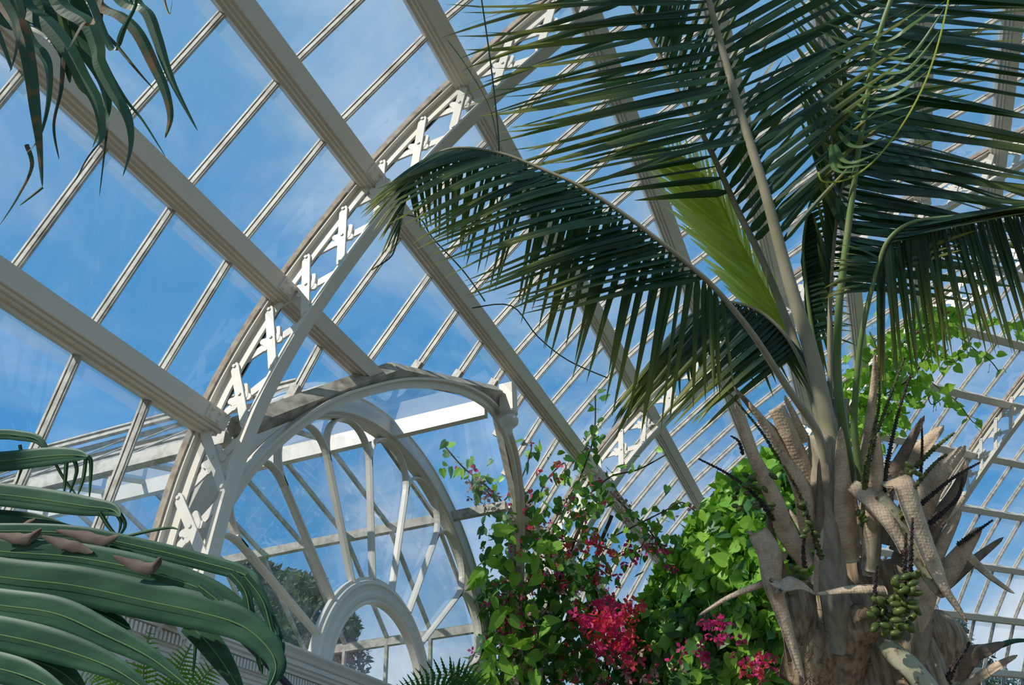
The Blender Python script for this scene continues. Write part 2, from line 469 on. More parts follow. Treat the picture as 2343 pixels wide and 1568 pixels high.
for j, (x, z) in enumerate(sect[1:-1]):
    mb = MB(); w, h = ((.05, .12) if j == 2 else (.05, .065))
    b0 = roof_b(z)+(.02 if j == 2 else 0)
    mb.box(W(x, b0, z)+Vector((-w/2, 0, -h)), Vector((w, 0, 0)), W(x, PB, z)-W(x, b0, z), Vector((0, 0, h)))
    if j == 1:          # gutter mouldings on the weather side
        o = W(x, -1.02, z)+Vector((-w/2-.05, 0, .0)); L = W(x, PB, z)-W(x, -1.02, z)
        mb.box(o+Vector((0, 0, .01)), Vector((.03, 0, 0)), L, Vector((0, 0, .03))); mb.box(o+Vector((-.012, 0, .038)), Vector((.05, 0, 0)), L, Vector((0, 0, .010)))
    obj(trimname(), mb, 'white' if j == 2 else 'bar', kind='structure', cat='beam', label=['low porch eave beam on the gutter side, seen through the roof panes', 'porch gutter beam on the gutter side, seen through the roof panes', 'bright porch ridge beam above the fan window', 'porch beam under the ridge on the far slope', 'low porch eave beam seen through the small arch'][j])

# ------------------------------------------------------------------ fan window in the long wall
FC = (1.722, .395)
fw = window('large semicircular fan window with petal tracery')
def fp(r, an, b=-1.0): return W(FC[0]+r*math.cos(an), b-.018, FC[1]+r*math.sin(an))
def archring(name, prof, legs=.14, n=64, mat='white', parent=fw):
    """prof: list of (radius, b offset towards the room)"""
    vs = []; fs = []; k = len(prof); rows = []
    angs = [None]+[math.pi*i/n for i in range(n+1)]+[None]
    for i, an in enumerate(angs):
        for r, d in prof:
            if an is None:
                sgn = 1 if i == 0 else -1
                vs.append(W(FC[0]+sgn*r, -1.0+d, FC[1]-legs))
            else: vs.append(fp(r, an, -1.0+d))
    for i in range(len(angs)-1):
        for j in range(k): fs.append((i*k+j, i*k+(j+1) % k, (i+1)*k+(j+1) % k, (i+1)*k+j))
    mb = MB(); mb.add(vs, fs); return obj(name, mb, mat, parent)
archring('outer_archivolt', [(.645, -.01), (.645, .012), (.650, .020), (.655, .013), (.660, .022), (.667, .022), (.670, .016), (.708, .016), (.712, .020), (.716, .014), (.716, -.01)])
archring('inner_archivolt', [(.2115, .0), (.2115, .018), (.215, .022), (.220, .018), (.226, .021), (.234, .021), (.238, .016), (.252, .016), (.256, .020), (.264, .017), (.267, .010), (.273, .010), (.273, .0)])
NS = 9
RS, RT = .545, .648
for k in range(1, NS):
    an = math.pi*k/NS
    SEC = [(-.010, -.018), (.010, -.018), (.010, .01), (.004, .026), (-.004, .026), (-.010, .01)]
    mb = MB(); mb.sweep([fp(.268, an, -.995), fp(.42, an, -.995), fp(RS+.035, an, -.995)], SEC, Vector((0, -1, 0)))
    obj('muntin', mb, 'white', fw)
for k in range(NS):
    a0, a1 = math.pi*k/NS, math.pi*(k+1)/NS
    pts = []
    for i in range(25):
        th = math.pi*i/24; u = (1-math.cos(th))/2
        pts.append(fp(RS+(RT-RS)*math.sin(th)**.9, a0+(a1-a0)*u, -.995))
    mb = MB(); mb.sweep(pts, [(-.010, -.018), (.010, -.018), (.010, .01), (.004, .026), (-.004, .026), (-.010, .01)], Vector((0, -1, 0)))
    obj('petal_muntin', mb, 'white', fw)
mb = MB(); n = 40
for i in range(n):
    a0, a1 = math.pi*i/n, math.pi*(i+1)/n
    mb.quad(fp(.0, a0, -1.005), fp(.61, a0, -1.005), fp(.61, a1, -1.005), fp(.0, a1, -1.005))
mb.quad(W(FC[0]-.61, -1.005, .395), W(FC[0]+.61, -1.005, .395), W(FC[0]+.61, -1.005, .26), W(FC[0]-.61, -1.005, .26))
obj('glass', mb, 'fanglass', fw)
# spandrel glass round the fan up to the porch outline
mb = MB()
for i in range(n):
    a0, a1 = math.pi*i/n, math.pi*(i+1)/n
    def outp(an):
        x = FC[0]+.73*math.cos(an)*1.0; z = FC[1]+.73*math.sin(an)
        return W(x, -1.0, max(z, min(trim_z(x)-.02, 1.1)))
    mb.quad(fp(.72, a0, -1.0), outp(a0), outp(a1), fp(.72, a1, -1.0))
obj('spandrel_glass', mb, 'glass', fw)

# ------------------------------------------------------------------ frieze, cornice and walls
wl = thing('wall_left', 'white wall with fluted frieze and dentil cornice below the fan window', 'wall', W(1.4, -1, -.64), kind='structure')
mb = MB(); A0, A1 = -.435, AC
mb.box(W(A0, -.985, -.64), W(A1, 0, 0)-W(A0, 0, 0), Vector((0, .12, 0)), Vector((0, 0, (.39+.64)*D))); obj('wall_body', mb, 'white', wl)
mb = MB()
prof = [(-1.03, .338), (-.986, .338), (-.984, .341), (-.981, .342), (-.980, .347), (-.977, .349), (-.976, .354), (-.972, .356), (-.972, .374), (-.964, .375), (-.963, .379), (-.958, .382), (-.957, .386), (-.953, .388), (-.953, .396), (-.949, .398), (-.946, .404), (-.940, .411), (-.940, .415), (-1.03, .418)]
k = len(prof)
mb.add([W(A0, b, z) for b, z in prof]+[W(A1, b, z) for b, z in prof], [(j, j+k, (j+1) % k+k, (j+1) % k) for j in range(k)])
obj('cornice', mb, 'white', wl)
mb = MB(); x = .3
while x < 2.6:
    mb.box(W(x, -.973, .3585), Vector((.0125, 0, 0)), Vector((0, -.019, 0)), Vector((0, 0, .036))); x += .0088
obj('dentil_course', mb, 'white', wl)
mb = MB(); x = .3
while x < 2.6:            # raised reeds with round heads: fluted frieze
    r_ = .0058; pts = []
    for i in range(7):
        th = math.pi*i/6; pts.append(W(x-r_*math.cos(th), -.9842, .318+r_*math.sin(th)))
    pts = [W(x-r_, -.9842, .215)]+pts+[W(x+r_, -.9842, .215)]
    mb.sweep(pts, [(-.0045, -.004), (.0045, -.004), (.003, .009), (-.003, .009)], Vector((0, -1, 0))); x += .0146
mb.box(W(.3, -.985, .19), Vector((2.3*D, 0, 0)), Vector((0, -.02, 0)), Vector((0, 0, .05)))
mb.box(W(.3, -.985, .10), Vector((2.3*D, 0, 0)), Vector((0, -.012, 0)), Vector((0, 0, .02)))
obj('fluted_frieze', mb, 'white', wl)
mb = MB(); mb.sweep([W2(D2W+.075, 2.06, -.64), W2(D2W+.075, 6.2, -.64)], [(-.06, 0), (.06, 0), (.06, (PO[0].y+.64)*D), (-.06, (PO[0].y+.64)*D)], Vector((0, 0, 1)))
obj('wall_end', mb, 'white', kind='structure', label='low white wall under the glazed end of the house', cat='wall')
# floor and the ground outside
mb = MB(); mb.box(Vector((-6, -11, -.12)), Vector((23, 0, 0)), Vector((0, 13.5, 0)), Vector((0, 0, .12)))
obj('floor', mb, 'stone', kind='structure', label='tiled conservatory floor', cat='floor')
mb = MB(); mb.quad(Vector((-70, -70, -.14)), Vector((70, -70, -.14)), Vector((70, 70, -.14)), Vector((-70, 70, -.14)))
obj('ground', mb, 'lawn', kind='structure', label='lawn outside the glasshouse', cat='ground')

#<<PLANTS
# ------------------------------------------------------------------ plants
UPZ = Vector((0, 0, 1))
M['frond'] = mk('palm_leaflet', (.010, .036, .019), (.030, .072, .022), scale=2.2, rough=.42, transl=.22, spec=.42, lo=.45, hi=.8)
def tip_tint(mat, tip, lo, hi):       # leaf tips go yellow-olive, as on the plant
    t = mat.node_tree; p = [n for n in t.nodes if n.type == 'BSDF_PRINCIPLED'][0]; tr = [n for n in t.nodes if n.type == 'BSDF_TRANSLUCENT'][0]
    src = p.inputs['Base Color'].links[0].from_socket
    at_ = t.nodes.new('ShaderNodeAttribute'); at_.attribute_name = 'along'
    nz = t.nodes.new('ShaderNodeTexNoise'); nz.inputs['Scale'].default_value = 1.7
    ad = t.nodes.new('ShaderNodeMath'); ad.operation = 'MULTIPLY_ADD'; ad.inputs[1].default_value = .55; t.links.new(nz.outputs[0], ad.inputs[0]); t.links.new(at_.outputs['Fac'], ad.inputs[2])
    mr = t.nodes.new('ShaderNodeMapRange'); mr.interpolation_type = 'SMOOTHSTEP'; mr.inputs['From Min'].default_value = lo; mr.inputs['From Max'].default_value = hi; t.links.new(ad.outputs[0], mr.inputs[0])
    mx = t.nodes.new('ShaderNodeMix'); mx.data_type = 'RGBA'; t.links.new(mr.outputs[0], mx.inputs['Factor']); t.links.new(src, mx.inputs['A']); mx.inputs['B'].default_value = (*tip, 1)
    t.links.new(mx.outputs['Result'], p.inputs['Base Color'])
    br = t.nodes.new('ShaderNodeMix'); br.data_type = 'RGBA'; br.inputs['Factor'].default_value = .5; t.links.new(mx.outputs['Result'], br.inputs['A']); br.inputs['B'].default_value = (.16, .34, .03, 1); t.links.new(br.outputs['Result'], tr.inputs[0])
tip_tint(M['frond'], (.21, .22, .045), .62, 1.25)
M['frond_y'] = mk('yellowing_leaflet', (.52, .56, .15), (.36, .50, .12), scale=5, rough=.45, transl=.6, tcol=(.92, .95, .26))
M['frond_l'] = mk('light_leaflet', (.13, .20, .06), (.07, .14, .05), scale=6, rough=.4, transl=.25, tcol=(.3, .42, .08))
M['rachis'] = mk('palm_stalk', (.38, .33, .23), (.25, .24, .13), scale=7, rough=.5, lo=.4, hi=.7)
M['stalk_g'] = mk('green_stalk', (.14, .22, .06), (.24, .27, .13), scale=6, rough=.45, lo=.4, hi=.75)
M['boot'] = mk('dry_leaf_base', (.72, .54, .38), (.44, .31, .205), scale=22, rough=.8, bump=.55, lo=.42, hi=.72, stretch=(1, 1, .8))
M['stub'] = mk('stub_stalk', (.40, .33, .24), (.25, .20, .14), scale=9, rough=.6, bump=.5, stretch=(4, 4, .3), lo=.38, hi=.68)
M['boot_d'] = mk('dark_leaf_base', (.30, .22, .155), (.15, .11, .08), scale=20, rough=.85, bump=.5, lo=.4, hi=.7)
M['cream_boot'] = mk('spotted_leaf_base', (.45, .41, .27), (.18, .15, .08), scale=34, rough=.7, bump=.3, lo=.55, hi=.66)
M['fibre'] = mk('fibrous_sheath', (.46, .33, .21), (.17, .115, .07), scale=14, rough=.9, bump=1, stretch=(4, 4, .35), lo=.36, hi=.66)
M['fruit_stalk'] = mk('fruit_stalk', (.030, .022, .022), (.12, .075, .055), scale=40, rough=.7, lo=.5, hi=.7)
M['fruit_stalk_g'] = mk('green_fruit_stalk', (.10, .11, .025), (.035, .03, .02), scale=45, rough=.7, lo=.45, hi=.6)
M['fruit'] = mk('green_fruit', (.11, .14, .025), (.035, .065, .02), scale=14, rough=.35, lo=.4, hi=.75)
M['fan'] = mk('fan_palm_leaf', (.017, .068, .036), (.050, .130, .070), scale=9, rough=.5, transl=.06, spec=.4, lo=.38, hi=.72, stretch=(1, 1, 5), tcol=(.08, .25, .06))
M['fan_rib'] = mk('fan_palm_fold', (.16, .27, .10), rough=.45)
M['strap'] = mk('strap_leaf', (.020, .065, .038), (.05, .11, .035), scale=4, rough=.38, transl=.1, tcol=(.1, .3, .06))
M['strap_b'] = mk('browned_strap_leaf', (.030, .085, .035), (.20, .095, .025), scale=22, rough=.5, transl=.15, lo=.47, hi=.62)
M['dry'] = mk('dry_leaf', (.25, .19, .145), (.10, .07, .055), scale=25, rough=.8, transl=.12)
M['leaf'] = mk('vine_leaf', (.20, .43, .055), (.34, .60, .07), scale=3, rough=.38, transl=.3, tcol=(.38, .68, .05))
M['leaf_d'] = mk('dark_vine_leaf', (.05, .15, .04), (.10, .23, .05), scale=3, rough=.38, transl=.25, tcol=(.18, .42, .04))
M['inner'] = mk('shaded_vine_mass', (.012, .035, .010), rough=.9)  # dark backing behind the leaves, inner shade put into its colour
M['stem'] = mk('vine_stem', (.10, .065, .035), rough=.8)
M['pink'] = mk('pink_bract', (.72, .035, .17), (.50, .03, .22), scale=6, rough=.5, transl=.4, tcol=(.9, .05, .2))
M['coral'] = mk('coral_bract', (.80, .085, .09), (.70, .05, .16), scale=6, rough=.5, transl=.4, tcol=(.95, .1, .1))
M['faded'] = mk('faded_bract', (.48, .25, .25), (.40, .29, .21), scale=6, rough=.6, transl=.3)
M['fern'] = mk('fern_green', (.12, .31, .03), (.17, .38, .04), scale=6, rough=.5, transl=.3, tcol=(.2, .5, .03))
M['tree'] = mk('tree_leaf', (.07, .11, .07), (.12, .17, .10), scale=2, rough=.6, transl=.15)
M['bark'] = mk('tree_bark', (.10, .08, .06), rough=.9)

def dots(mat, dark, sc=95):
    t = mat.node_tree; p = [n for n in t.nodes if n.type == 'BSDF_PRINCIPLED'][0]; src = p.inputs['Base Color'].links[0].from_socket
    tc = t.nodes.new('ShaderNodeTexCoord'); vo = t.nodes.new('ShaderNodeTexVoronoi'); vo.inputs['Scale'].default_value = sc; vo.inputs['Randomness'].default_value = .35; t.links.new(tc.outputs['Object'], vo.inputs[0])
    mr = t.nodes.new('ShaderNodeMapRange'); mr.inputs['From Min'].default_value = .25; mr.inputs['From Max'].default_value = .85; mr.inputs['To Max'].default_value = .30; t.links.new(vo.outputs['Distance'], mr.inputs[0])
    mx = t.nodes.new('ShaderNodeMix'); mx.data_type = 'RGBA'; t.links.new(mr.outputs[0], mx.inputs['Factor']); t.links.new(src, mx.inputs['A']); mx.inputs['B'].default_value = (*dark, 1); t.links.new(mx.outputs['Result'], p.inputs['Base Color'])
    bp = t.nodes.new('ShaderNodeBump'); bp.inputs['Strength'].default_value = .28; bp.inputs['Distance'].default_value = .006; bp.invert = True; t.links.new(vo.outputs['Distance'], bp.inputs['Height'])
    old = p.inputs['Normal'].links[0].from_socket; t.links.new(old, bp.inputs['Normal']); t.links.new(bp.outputs[0], p.inputs['Normal'])
dots(M['boot'], (.17, .115, .075)); dots(M['boot_d'], (.06, .042, .03))

def P3(l): return [at(*p) for p in l]
def img(ang, fz=0.0):      # direction: angle across the view (degrees, counter-clockwise from right) plus a push away from the eye
    a = math.radians(ang); return (RX*math.cos(a)-DN*math.sin(a)+FW*fz).normalized()
def key(ks, t):
    if not isinstance(ks, (list, tuple)): return ks
    if t <= ks[0][0]: return ks[0][1]
    for (t0, v0), (t1, v1) in zip(ks, ks[1:]):
        if t <= t1: return v0+(v1-v0)*(t-t0)/(t1-t0)
    return ks[-1][1]
def blade(mb, pts, ws, nrm, fold=.12):       # V-folded strip along pts with half widths
    vs = []; fs = []; n = len(pts)
    for i, p in enumerate(pts):
        t = (pts[min(i+1, n-1)]-pts[max(i-1, 0)])
        t = t.normalized() if t.length > 1e-9 else Vector((1, 0, 0))
        nn = nrm(i) if callable(nrm) else nrm
        s = t.cross(nn)
        s = s.normalized() if s.length > 1e-6 else t.orthogonal().normalized()
        u = s.cross(t); w = ws[i]
        vs += [p+s*w-u*w*fold*2, p, p-s*w-u*w*fold*2]
    for i in range(n-1):
        for j in (0, 1): fs.append((i*3+j, i*3+j+1, i*3+3+j+1, i*3+3+j))
    o = len(mb.v); mb.add(vs, fs)
    for i in range(n):
        for j in range(3): mb.u[o+i*3+j] = i/(n-1)
RN = random.Random(11)
VIEWN = (-FW*.75+UPZ*.5).normalized()
def leaflet(mb, p0, d, L, w, droop, nrm=None, hook=0, segs=8):
    pts = []; ws = []
    nrm = nrm or VIEWN
    for i in range(segs+1):
        u = i/segs
        p = p0+d*(L*u)-UPZ*(droop*L*u*u)
        if hook: p = p+UPZ*(hook*L*max(0, u-.75)**2*4)
        pts.append(p)
        ws.append(w*.5*min(1, (.25+u*9))*(1-u)**.62+.0006)
    blade(mb, pts, ws, nrm, fold=.16)

def frond(palm, pts, r0, r1, sides, stalk='rachis', label=None, leafmat='frond', name='frond', extra=None):
    path = catmull(P3(pts), 8); S = arclen(path); T = S[-1]
    mb = MB(); mb.tube(path, [r1+(r0-r1)*(1-s/T)**1.6 for s in S], 8, .8)
    fr = obj(name, mb, stalk, palm, smooth=True, label=label)
    lm = MB()
    for sd in sides:
        n = sd['n']; t0, t1 = sd['t']
        for k in range(n):
            t = t0+(t1-t0)*(k+RN.uniform(-.18, .18))/max(1, n-1); t = min(max(t, 0), 1)
            p = samp(path, S, t*T); f = k/max(1, n-1)
            ang = key(sd['ang'], f)+RN.gauss(0, sd.get('ja', 2.2)); L = key(sd['L'], f)*RN.uniform(.9, 1.08)
            d = img(ang, key(sd.get('fz', 0), f)+RN.gauss(0, .05))
            nr = (VIEWN+Vector((RN.gauss(0, .22), RN.gauss(0, .22), RN.gauss(0, .22)))+sd.get('nb', Vector((0, 0, 0)))).normalized()
            leaflet(lm, p, d, L, key(sd.get('w', .042), f)*RN.uniform(.85, 1.12), key(sd.get('droop', .1), f)*RN.uniform(.7, 1.3), nr, hook=sd.get('hook', 0))
    if extra: extra(lm)
    if lm.f: obj('leaflets', lm, leafmat, fr)
    return fr

palm = thing('palm_tree', 'tall palm with dark feathery fronds and ragged dry leaf bases', 'palm tree', (at(1985, 1420, 3.42).x, at(1985, 1420, 3.42).y, 0))
# --- fronds
frond(palm, [(1915, 1130, 3.22), (1900, 1010, 3.25), (1862, 830, 3.3), (1805, 640, 3.35), (1748, 430, 3.4), (1692, 250, 3.45), (1652, 110, 3.5), (1622, 0, 3.5), (1600, -110, 3.5), (1585, -230, 3.45)], .040, .012, [
    dict(t=(.585, 1.0), n=29, ang=[(0, 193), (.2, 190), (.5, 185), (.7, 182), (1, 176)], L=[(0, .85), (.1, .98), (.5, 1.04), (1, 1.05)], droop=[(0, .06), (.4, .05), (1, .06)], w=[(0, .036), (.2, .054), (1, .058)], ja=2.2, hook=.14),
    dict(t=(.40, 1.0), n=36, ang=[(0, 52), (.2, 40), (.45, 28), (.75, 31), (1, 36)], L=[(0, .45), (.2, .7), (.5, 1.0), (1, .95)], droop=[(0, .05), (1, .08)], w=[(0, .032), (.3, .046), (1, .05)])],
    label='thickest fleshy-stalked frond rising up the middle of the crown')
frond(palm, [(1900, 1080, 3.35), (1880, 980, 3.4), (1845, 860, 3.48), (1795, 720, 3.55), (1742, 590, 3.6), (1690, 486, 3.65), (1620, 332, 3.7), (1560, 225, 3.75), (1500, 110, 3.8), (1444, 5, 3.8), (1400, -80, 3.8)], .022, .009, [
    dict(t=(.52, 1.0), n=20, ang=[(0, 184), (.3, 192), (.7, 196), (1, 193)], L=[(0, .45), (.15, .75), (.6, .9), (1, .8)], droop=[(0, .04), (1, .1)], w=.044),
    dict(t=(.42, 1.0), n=34, ang=[(0, 48), (.25, 58), (.6, 70), (1, 76)], L=[(0, .3), (.2, .55), (1, .75)], droop=.04, w=.04)])
frond(palm, [(1880, 960, 3.5), (1835, 830, 3.6), (1790, 735, 3.65), (1700, 570, 3.72), (1640, 450, 3.78), (1580, 375, 3.82), (1500, 335, 3.85)], .016, .006, [
    dict(t=(.26, .99), n=46, ang=[(0, 141), (.5, 143), (1, 168)], L=[(0, .40), (.4, .50), (1, .22)], droop=.02, w=.05, ja=2, nb=-FW*1.2),
    dict(t=(.30, .95), n=34, ang=[(0, 98), (1, 106)], L=[(0, .2), (.5, .26), (1, .10)], droop=0, w=.016, ja=2)],
    stalk='frond_y', leafmat='frond_y', label='young yellow-green spear frond still half folded')
frond(palm, [(1890, 1080, 3.2), (1870, 990, 3.18), (1800, 885, 3.12), (1720, 762, 3.05), (1640, 665, 3.0), (1575, 605, 2.98), (1500, 545, 2.96), (1420, 485, 2.95), (1330, 428, 2.95), (1240, 387, 2.97), (1150, 352, 3.0), (1060, 338, 3.03), (1000, 352, 3.06), (955, 402, 3.1), (928, 460, 3.12), (918, 500, 3.14)], .017, .004, [
    dict(t=(.40, 1.0), n=58, ang=[(0, 190), (.3, 190), (.55, 190), (.8, 205), (1, 250)], L=[(0, .60), (.25, .66), (.5, .50), (.75, .32), (1, .14)], droop=[(0, .12), (.3, .24), (.6, .36), (.8, .4), (1, .25)], w=[(0, .03), (.5, .036), (1, .016)], fz=-.15, hook=.08),
    dict(t=(.36, .95), n=46, ang=[(0, -82), (.15, -100), (.4, -106), (.7, -104), (1, -80)], L=[(0, .34), (.15, .60), (.45, .54), (.8, .36), (1, .14)], droop=.06, w=[(0, .024), (.4, .032), (1, .02)], fz=.12)],
    stalk='rachis', label='frond arching far to the left with its tip curled over')
frond(palm, [(1900, 1070, 3.3), (1895, 980, 3.32), (1850, 865, 3.38), (1795, 765, 3.42), (1725, 706, 3.45), (1645, 692, 3.48), (1575, 725, 3.5), (1525, 790, 3.52)], .014, .005, [
    dict(t=(.42, 1.0), n=34, ang=[(0, 214), (.5, 224), (1, 236)], L=[(0, .5), (.4, .62), (1, .42)], droop=[(0, .12), (1, .1)], w=.034, fz=-.05),
    dict(t=(.40, .95), n=26, ang=[(0, -40), (.4, -58), (1, -88)], L=[(0, .34), (.5, .36), (1, .25)], droop=.12, w=.03, fz=.1)])
frond(palm, [(1955, 1120, 3.3), (1935, 1010, 3.3), (1916, 860, 3.32), (1920, 700, 3.34), (1936, 560, 3.36), (1956, 400, 3.38), (1977, 260, 3.4), (2003, 110, 3.42), (2042, -10, 3.42), (2090, -120, 3.4)], .020, .010, [
    dict(t=(.42, 1.0), n=38, ang=[(0, -4), (.25, -9), (.5, -11), (.75, -7), (1, 2)], L=[(0, .65), (.2, .95), (1, 1.1)], droop=[(0, .04), (1, .09)], w=[(0, .036), (.4, .056), (1, .058)], fz=-.06),
    dict(t=(.46, 1.0), n=20, ang=[(0, 118), (.5, 150), (1, 160)], L=[(0, .25), (.5, .22), (1, .3)], droop=.10, w=.036, fz=.2)],
    stalk='stalk_g', label='frond on the right with broad shaded leaflets crossing the corner')
frond(palm, [(1975, 1120, 3.25), (1955, 980, 3.22), (1966, 810, 3.18), (1984, 705, 3.15), (2010, 605, 3.12), (2036, 545, 3.1), (2090, 508, 3.08), (2180, 496, 3.05), (2280, 489, 3.02), (2380, 480, 3.0)], .016, .006, [
    dict(t=(.60, 1.0), n=46, ang=[(0, -86), (.4, -79), (1, -66)], L=[(0, .50), (.3, .54), (1, .42)], droop=.05, w=.026, fz=.05),
    dict(t=(.56, 1.0), n=34, ang=[(0, 22), (.3, 8), (1, 2)], L=[(0, .30), (.4, .55), (1, .5)], droop=.04, w=.03, fz=-.25),
    dict(t=(.52, .60), n=9, ang=[(0, 178), (1, 150)], L=.2, droop=.35, w=.02)],
    stalk='stalk_g', label='low right frond with leaflets hanging straight down')
frond(palm, [(1912, 1090, 3.4), (1892, 1000, 3.42), (1876, 860, 3.46), (1856, 740, 3.5), (1843, 640, 3.52), (1838, 560, 3.54), (1850, 480, 3.55), (1872, 412, 3.55)], .015, .005, [
    dict(t=(.45, .98), n=34, ang=[(0, 20), (.5, 32), (1, 40)], L=[(0, .16), (.5, .2), (1, .12)], droop=[(0, .5), (1, .35)], w=.02),
    dict(t=(.48, .9), n=22, ang=[(0, -84), (1, -74)], L=[(0, .5), (1, .42)], droop=.06, w=.032, fz=.1)],
    stalk='stalk_g')
frond(palm, [(1925, 1110, 3.36), (1906, 1000, 3.38), (1898, 800, 3.42), (1902, 640, 3.46), (1912, 520, 3.48), (1930, 390, 3.5), (1945, 290, 3.52)], .013, .007, [
    dict(t=(.55, 1.0), n=24, ang=[(0, -2), (.5, -8), (1, -14)], L=[(0, .7), (1, .95)], droop=.07, w=.05, fz=.05),
    dict(t=(.52, 1.0), n=16, ang=[(0, 106), (1, 97)], L=[(0, .22), (1, .4)], droop=.05, w=.03)])
frond(palm, [(1930, 1000, 3.6), (1905, 800, 3.75), (1890, 560, 3.9), (1905, 300, 4.0), (1960, 80, 4.05), (2020, -80, 4.05)], .014, .007, [
    dict(t=(.5, 1.0), n=30, ang=[(0, 30), (.5, 12), (1, 4)], L=[(0, .6), (1, .95)], droop=.12, w=.046),
    dict(t=(.5, 1.0), n=26, ang=[(0, 110), (.5, 128), (1, 140)], L=[(0, .35), (1, .55)], droop=.1, w=.04)])
# thin yellow strand still tying the leaflet tips of the right frond together
mb = MB(); mb.tube(catmull(P3([(2176, -30, 3.16), (2152, 80, 3.14), (2116, 190, 3.14), (2062, 290, 3.16), (2000, 368, 3.2), (1940, 410, 3.24), (1885, 416, 3.28), (1872, 394, 3.3)]), 6), .0035, 5)
rein = obj('tip_strand', mb, 'frond_y', palm, label='thin yellow strand looping between leaflet tips')
lm = MB()
for (x0, y0, x1, y1, x2, y2) in [(2150, 70, 2085, 150, 1985, 150), (2140, 120, 2075, 178, 1978, 190), (2126, 160, 2065, 205, 1970, 215), (2108, 205, 2040, 232, 1962, 235), (2090, 240, 2010, 262, 1940, 250), (2076, 262, 2000, 292, 1930, 285), (2050, 300, 1985, 330, 1920, 300), (2020, 345, 1960, 368, 1912, 330), (1990, 375, 1945, 380, 1908, 345), (2160, 20, 2090, 120, 2000, 110), (2165, 0, 2080, 60, 1990, 95), (1965, 392, 1925, 392, 1903, 330)]:
    pts = catmull(P3([(x2, y2, 3.34), ((x1+x2)/2-6, (y1+y2)/2+14, 3.24), (x1, y1, 3.18), (x0, y0, 3.15)]), 5)
    blade(lm, pts, [.0006+.017*math.sin(math.pi*min(1, (i+1.5)/len(pts)))**.8*(1-i/len(pts))**.5 for i in range(len(pts))], VIEWN, .2)
obj('curled_leaflets', lm, 'frond_l', rein)
# trailing dead strands on the long leaflets
for l in [[(1102, 0, 3.3), (1118, 110, 3.28), (1135, 250, 3.27), (1142, 350, 3.27), (1138, 470, 3.28), (1150, 560, 3.28)], [(1024, 92, 3.35), (1066, 150, 3.33), (1118, 240, 3.31), (1138, 320, 3.3)], [(920, 500, 3.12), (906, 560, 3.12), (892, 590, 3.13), (850, 618, 3.14)], [(905, 490, 3.1), (960, 500, 3.08), (990, 545, 3.08), (1060, 620, 3.09), (1110, 690, 3.1)], [(1080, 705, 3.1), (1170, 700, 3.1), (1230, 770, 3.1), (1300, 825, 3.1), (1390, 865, 3.12)]]:
    mb = MB(); mb.tube(catmull(P3(l), 5), .003, 4); obj('dead_strand', mb, 'strap_b', palm)

# --- trunk: fibre-wrapped column with folds
TC = at(1985, 1420, 3.42)
mb = MB(); vs = []; fs = []; nz_, na = 110, 110
for i in range(nz_+1):
    z = (TC.z+.20)*i/nz_
    top = max(0, (z-(TC.z-.35))/.55)
    r = .245+.02*math.sin(z*9)-.06*top
    for j in range(na):
        an = 2*math.pi*j/na
        cx_, sx_ = math.cos(an), math.sin(an)
        q = noise.noise(Vector((cx_*2.2, sx_*2.2, z*1.6)))*.045
        ph = an*5+z*11+noise.noise(Vector((cx_*1.5, sx_*1.5, z*2.5)))*5      # slanting wrapped folds
        sw = .018*(abs(math.sin(ph))**.6-.6)+noise.noise(Vector((cx_*9, sx_*9, z*2)))*.02+noise.noise(Vector((cx_*30, sx_*30, z*5)))*.006
        vs.append(Vector((TC.x+(r+q+sw)*math.cos(an), TC.y+(r+q+sw)*math.sin(an), z)))
for i in range(nz_):
    for j in range(na): fs.append((i*na+j, i*na+(j+1) % na, (i+1)*na+(j+1) % na, (i+1)*na+j))
fs.append(tuple(nz_*na+j for j in range(na)))
mb.add(vs, fs); obj('trunk', mb, 'fibre', palm, smooth=True)

def strip(name, pts, w, mat, parent=palm, cup=.35, label=None, prof=None, smooth=True, nrm=None, thick=.006):
    """leaf base / strap: a cupped, thick blade with given full width (m) profile"""
    path = catmull(P3(pts), 6); n = len(path); k = 5; mb = MB(); vs = []; fs = []
    for side in (0, 1):
        for i, p in enumerate(path):
            u = i/(n-1); t = (path[min(i+1, n-1)]-path[max(i-1, 0)]).normalized()
            nn = nrm or VIEWN; s = t.cross(nn).normalized(); up = s.cross(t)
            ww = w*(key(prof, u) if prof else (1-u)**.55*min(1, .75+u*1.2))
            for j in range(k):
                x = (j/(k-1)-.5)
                q = noise.noise(p*14+Vector((j*.7, 0, 0)))*.006
                vs.append(p+s*x*ww-up*(cup*ww*4*x*x*.5-q+side*thick))
    for side in (0, 1):
        for i in range(n-1):
            for j in range(k-1):
                a = side*n*k+i*k+j; f = (a, a+1, a+k+1, a+k); fs.append(f if side == 0 else f[::-1])
    N = n*k
    for i in range(n-1):
        for j in (0, k-1): fs.append((i*k+j, i*k+j+k, N+i*k+j+k, N+i*k+j))
    for i in (0, n-1):
        for j in range(k-1): fs.append((i*k+j, i*k+j+1, N+i*k+j+1, N+i*k+j))
    mb.add(vs, fs)
    return obj(name, mb, mat, parent, smooth=smooth, label=label)

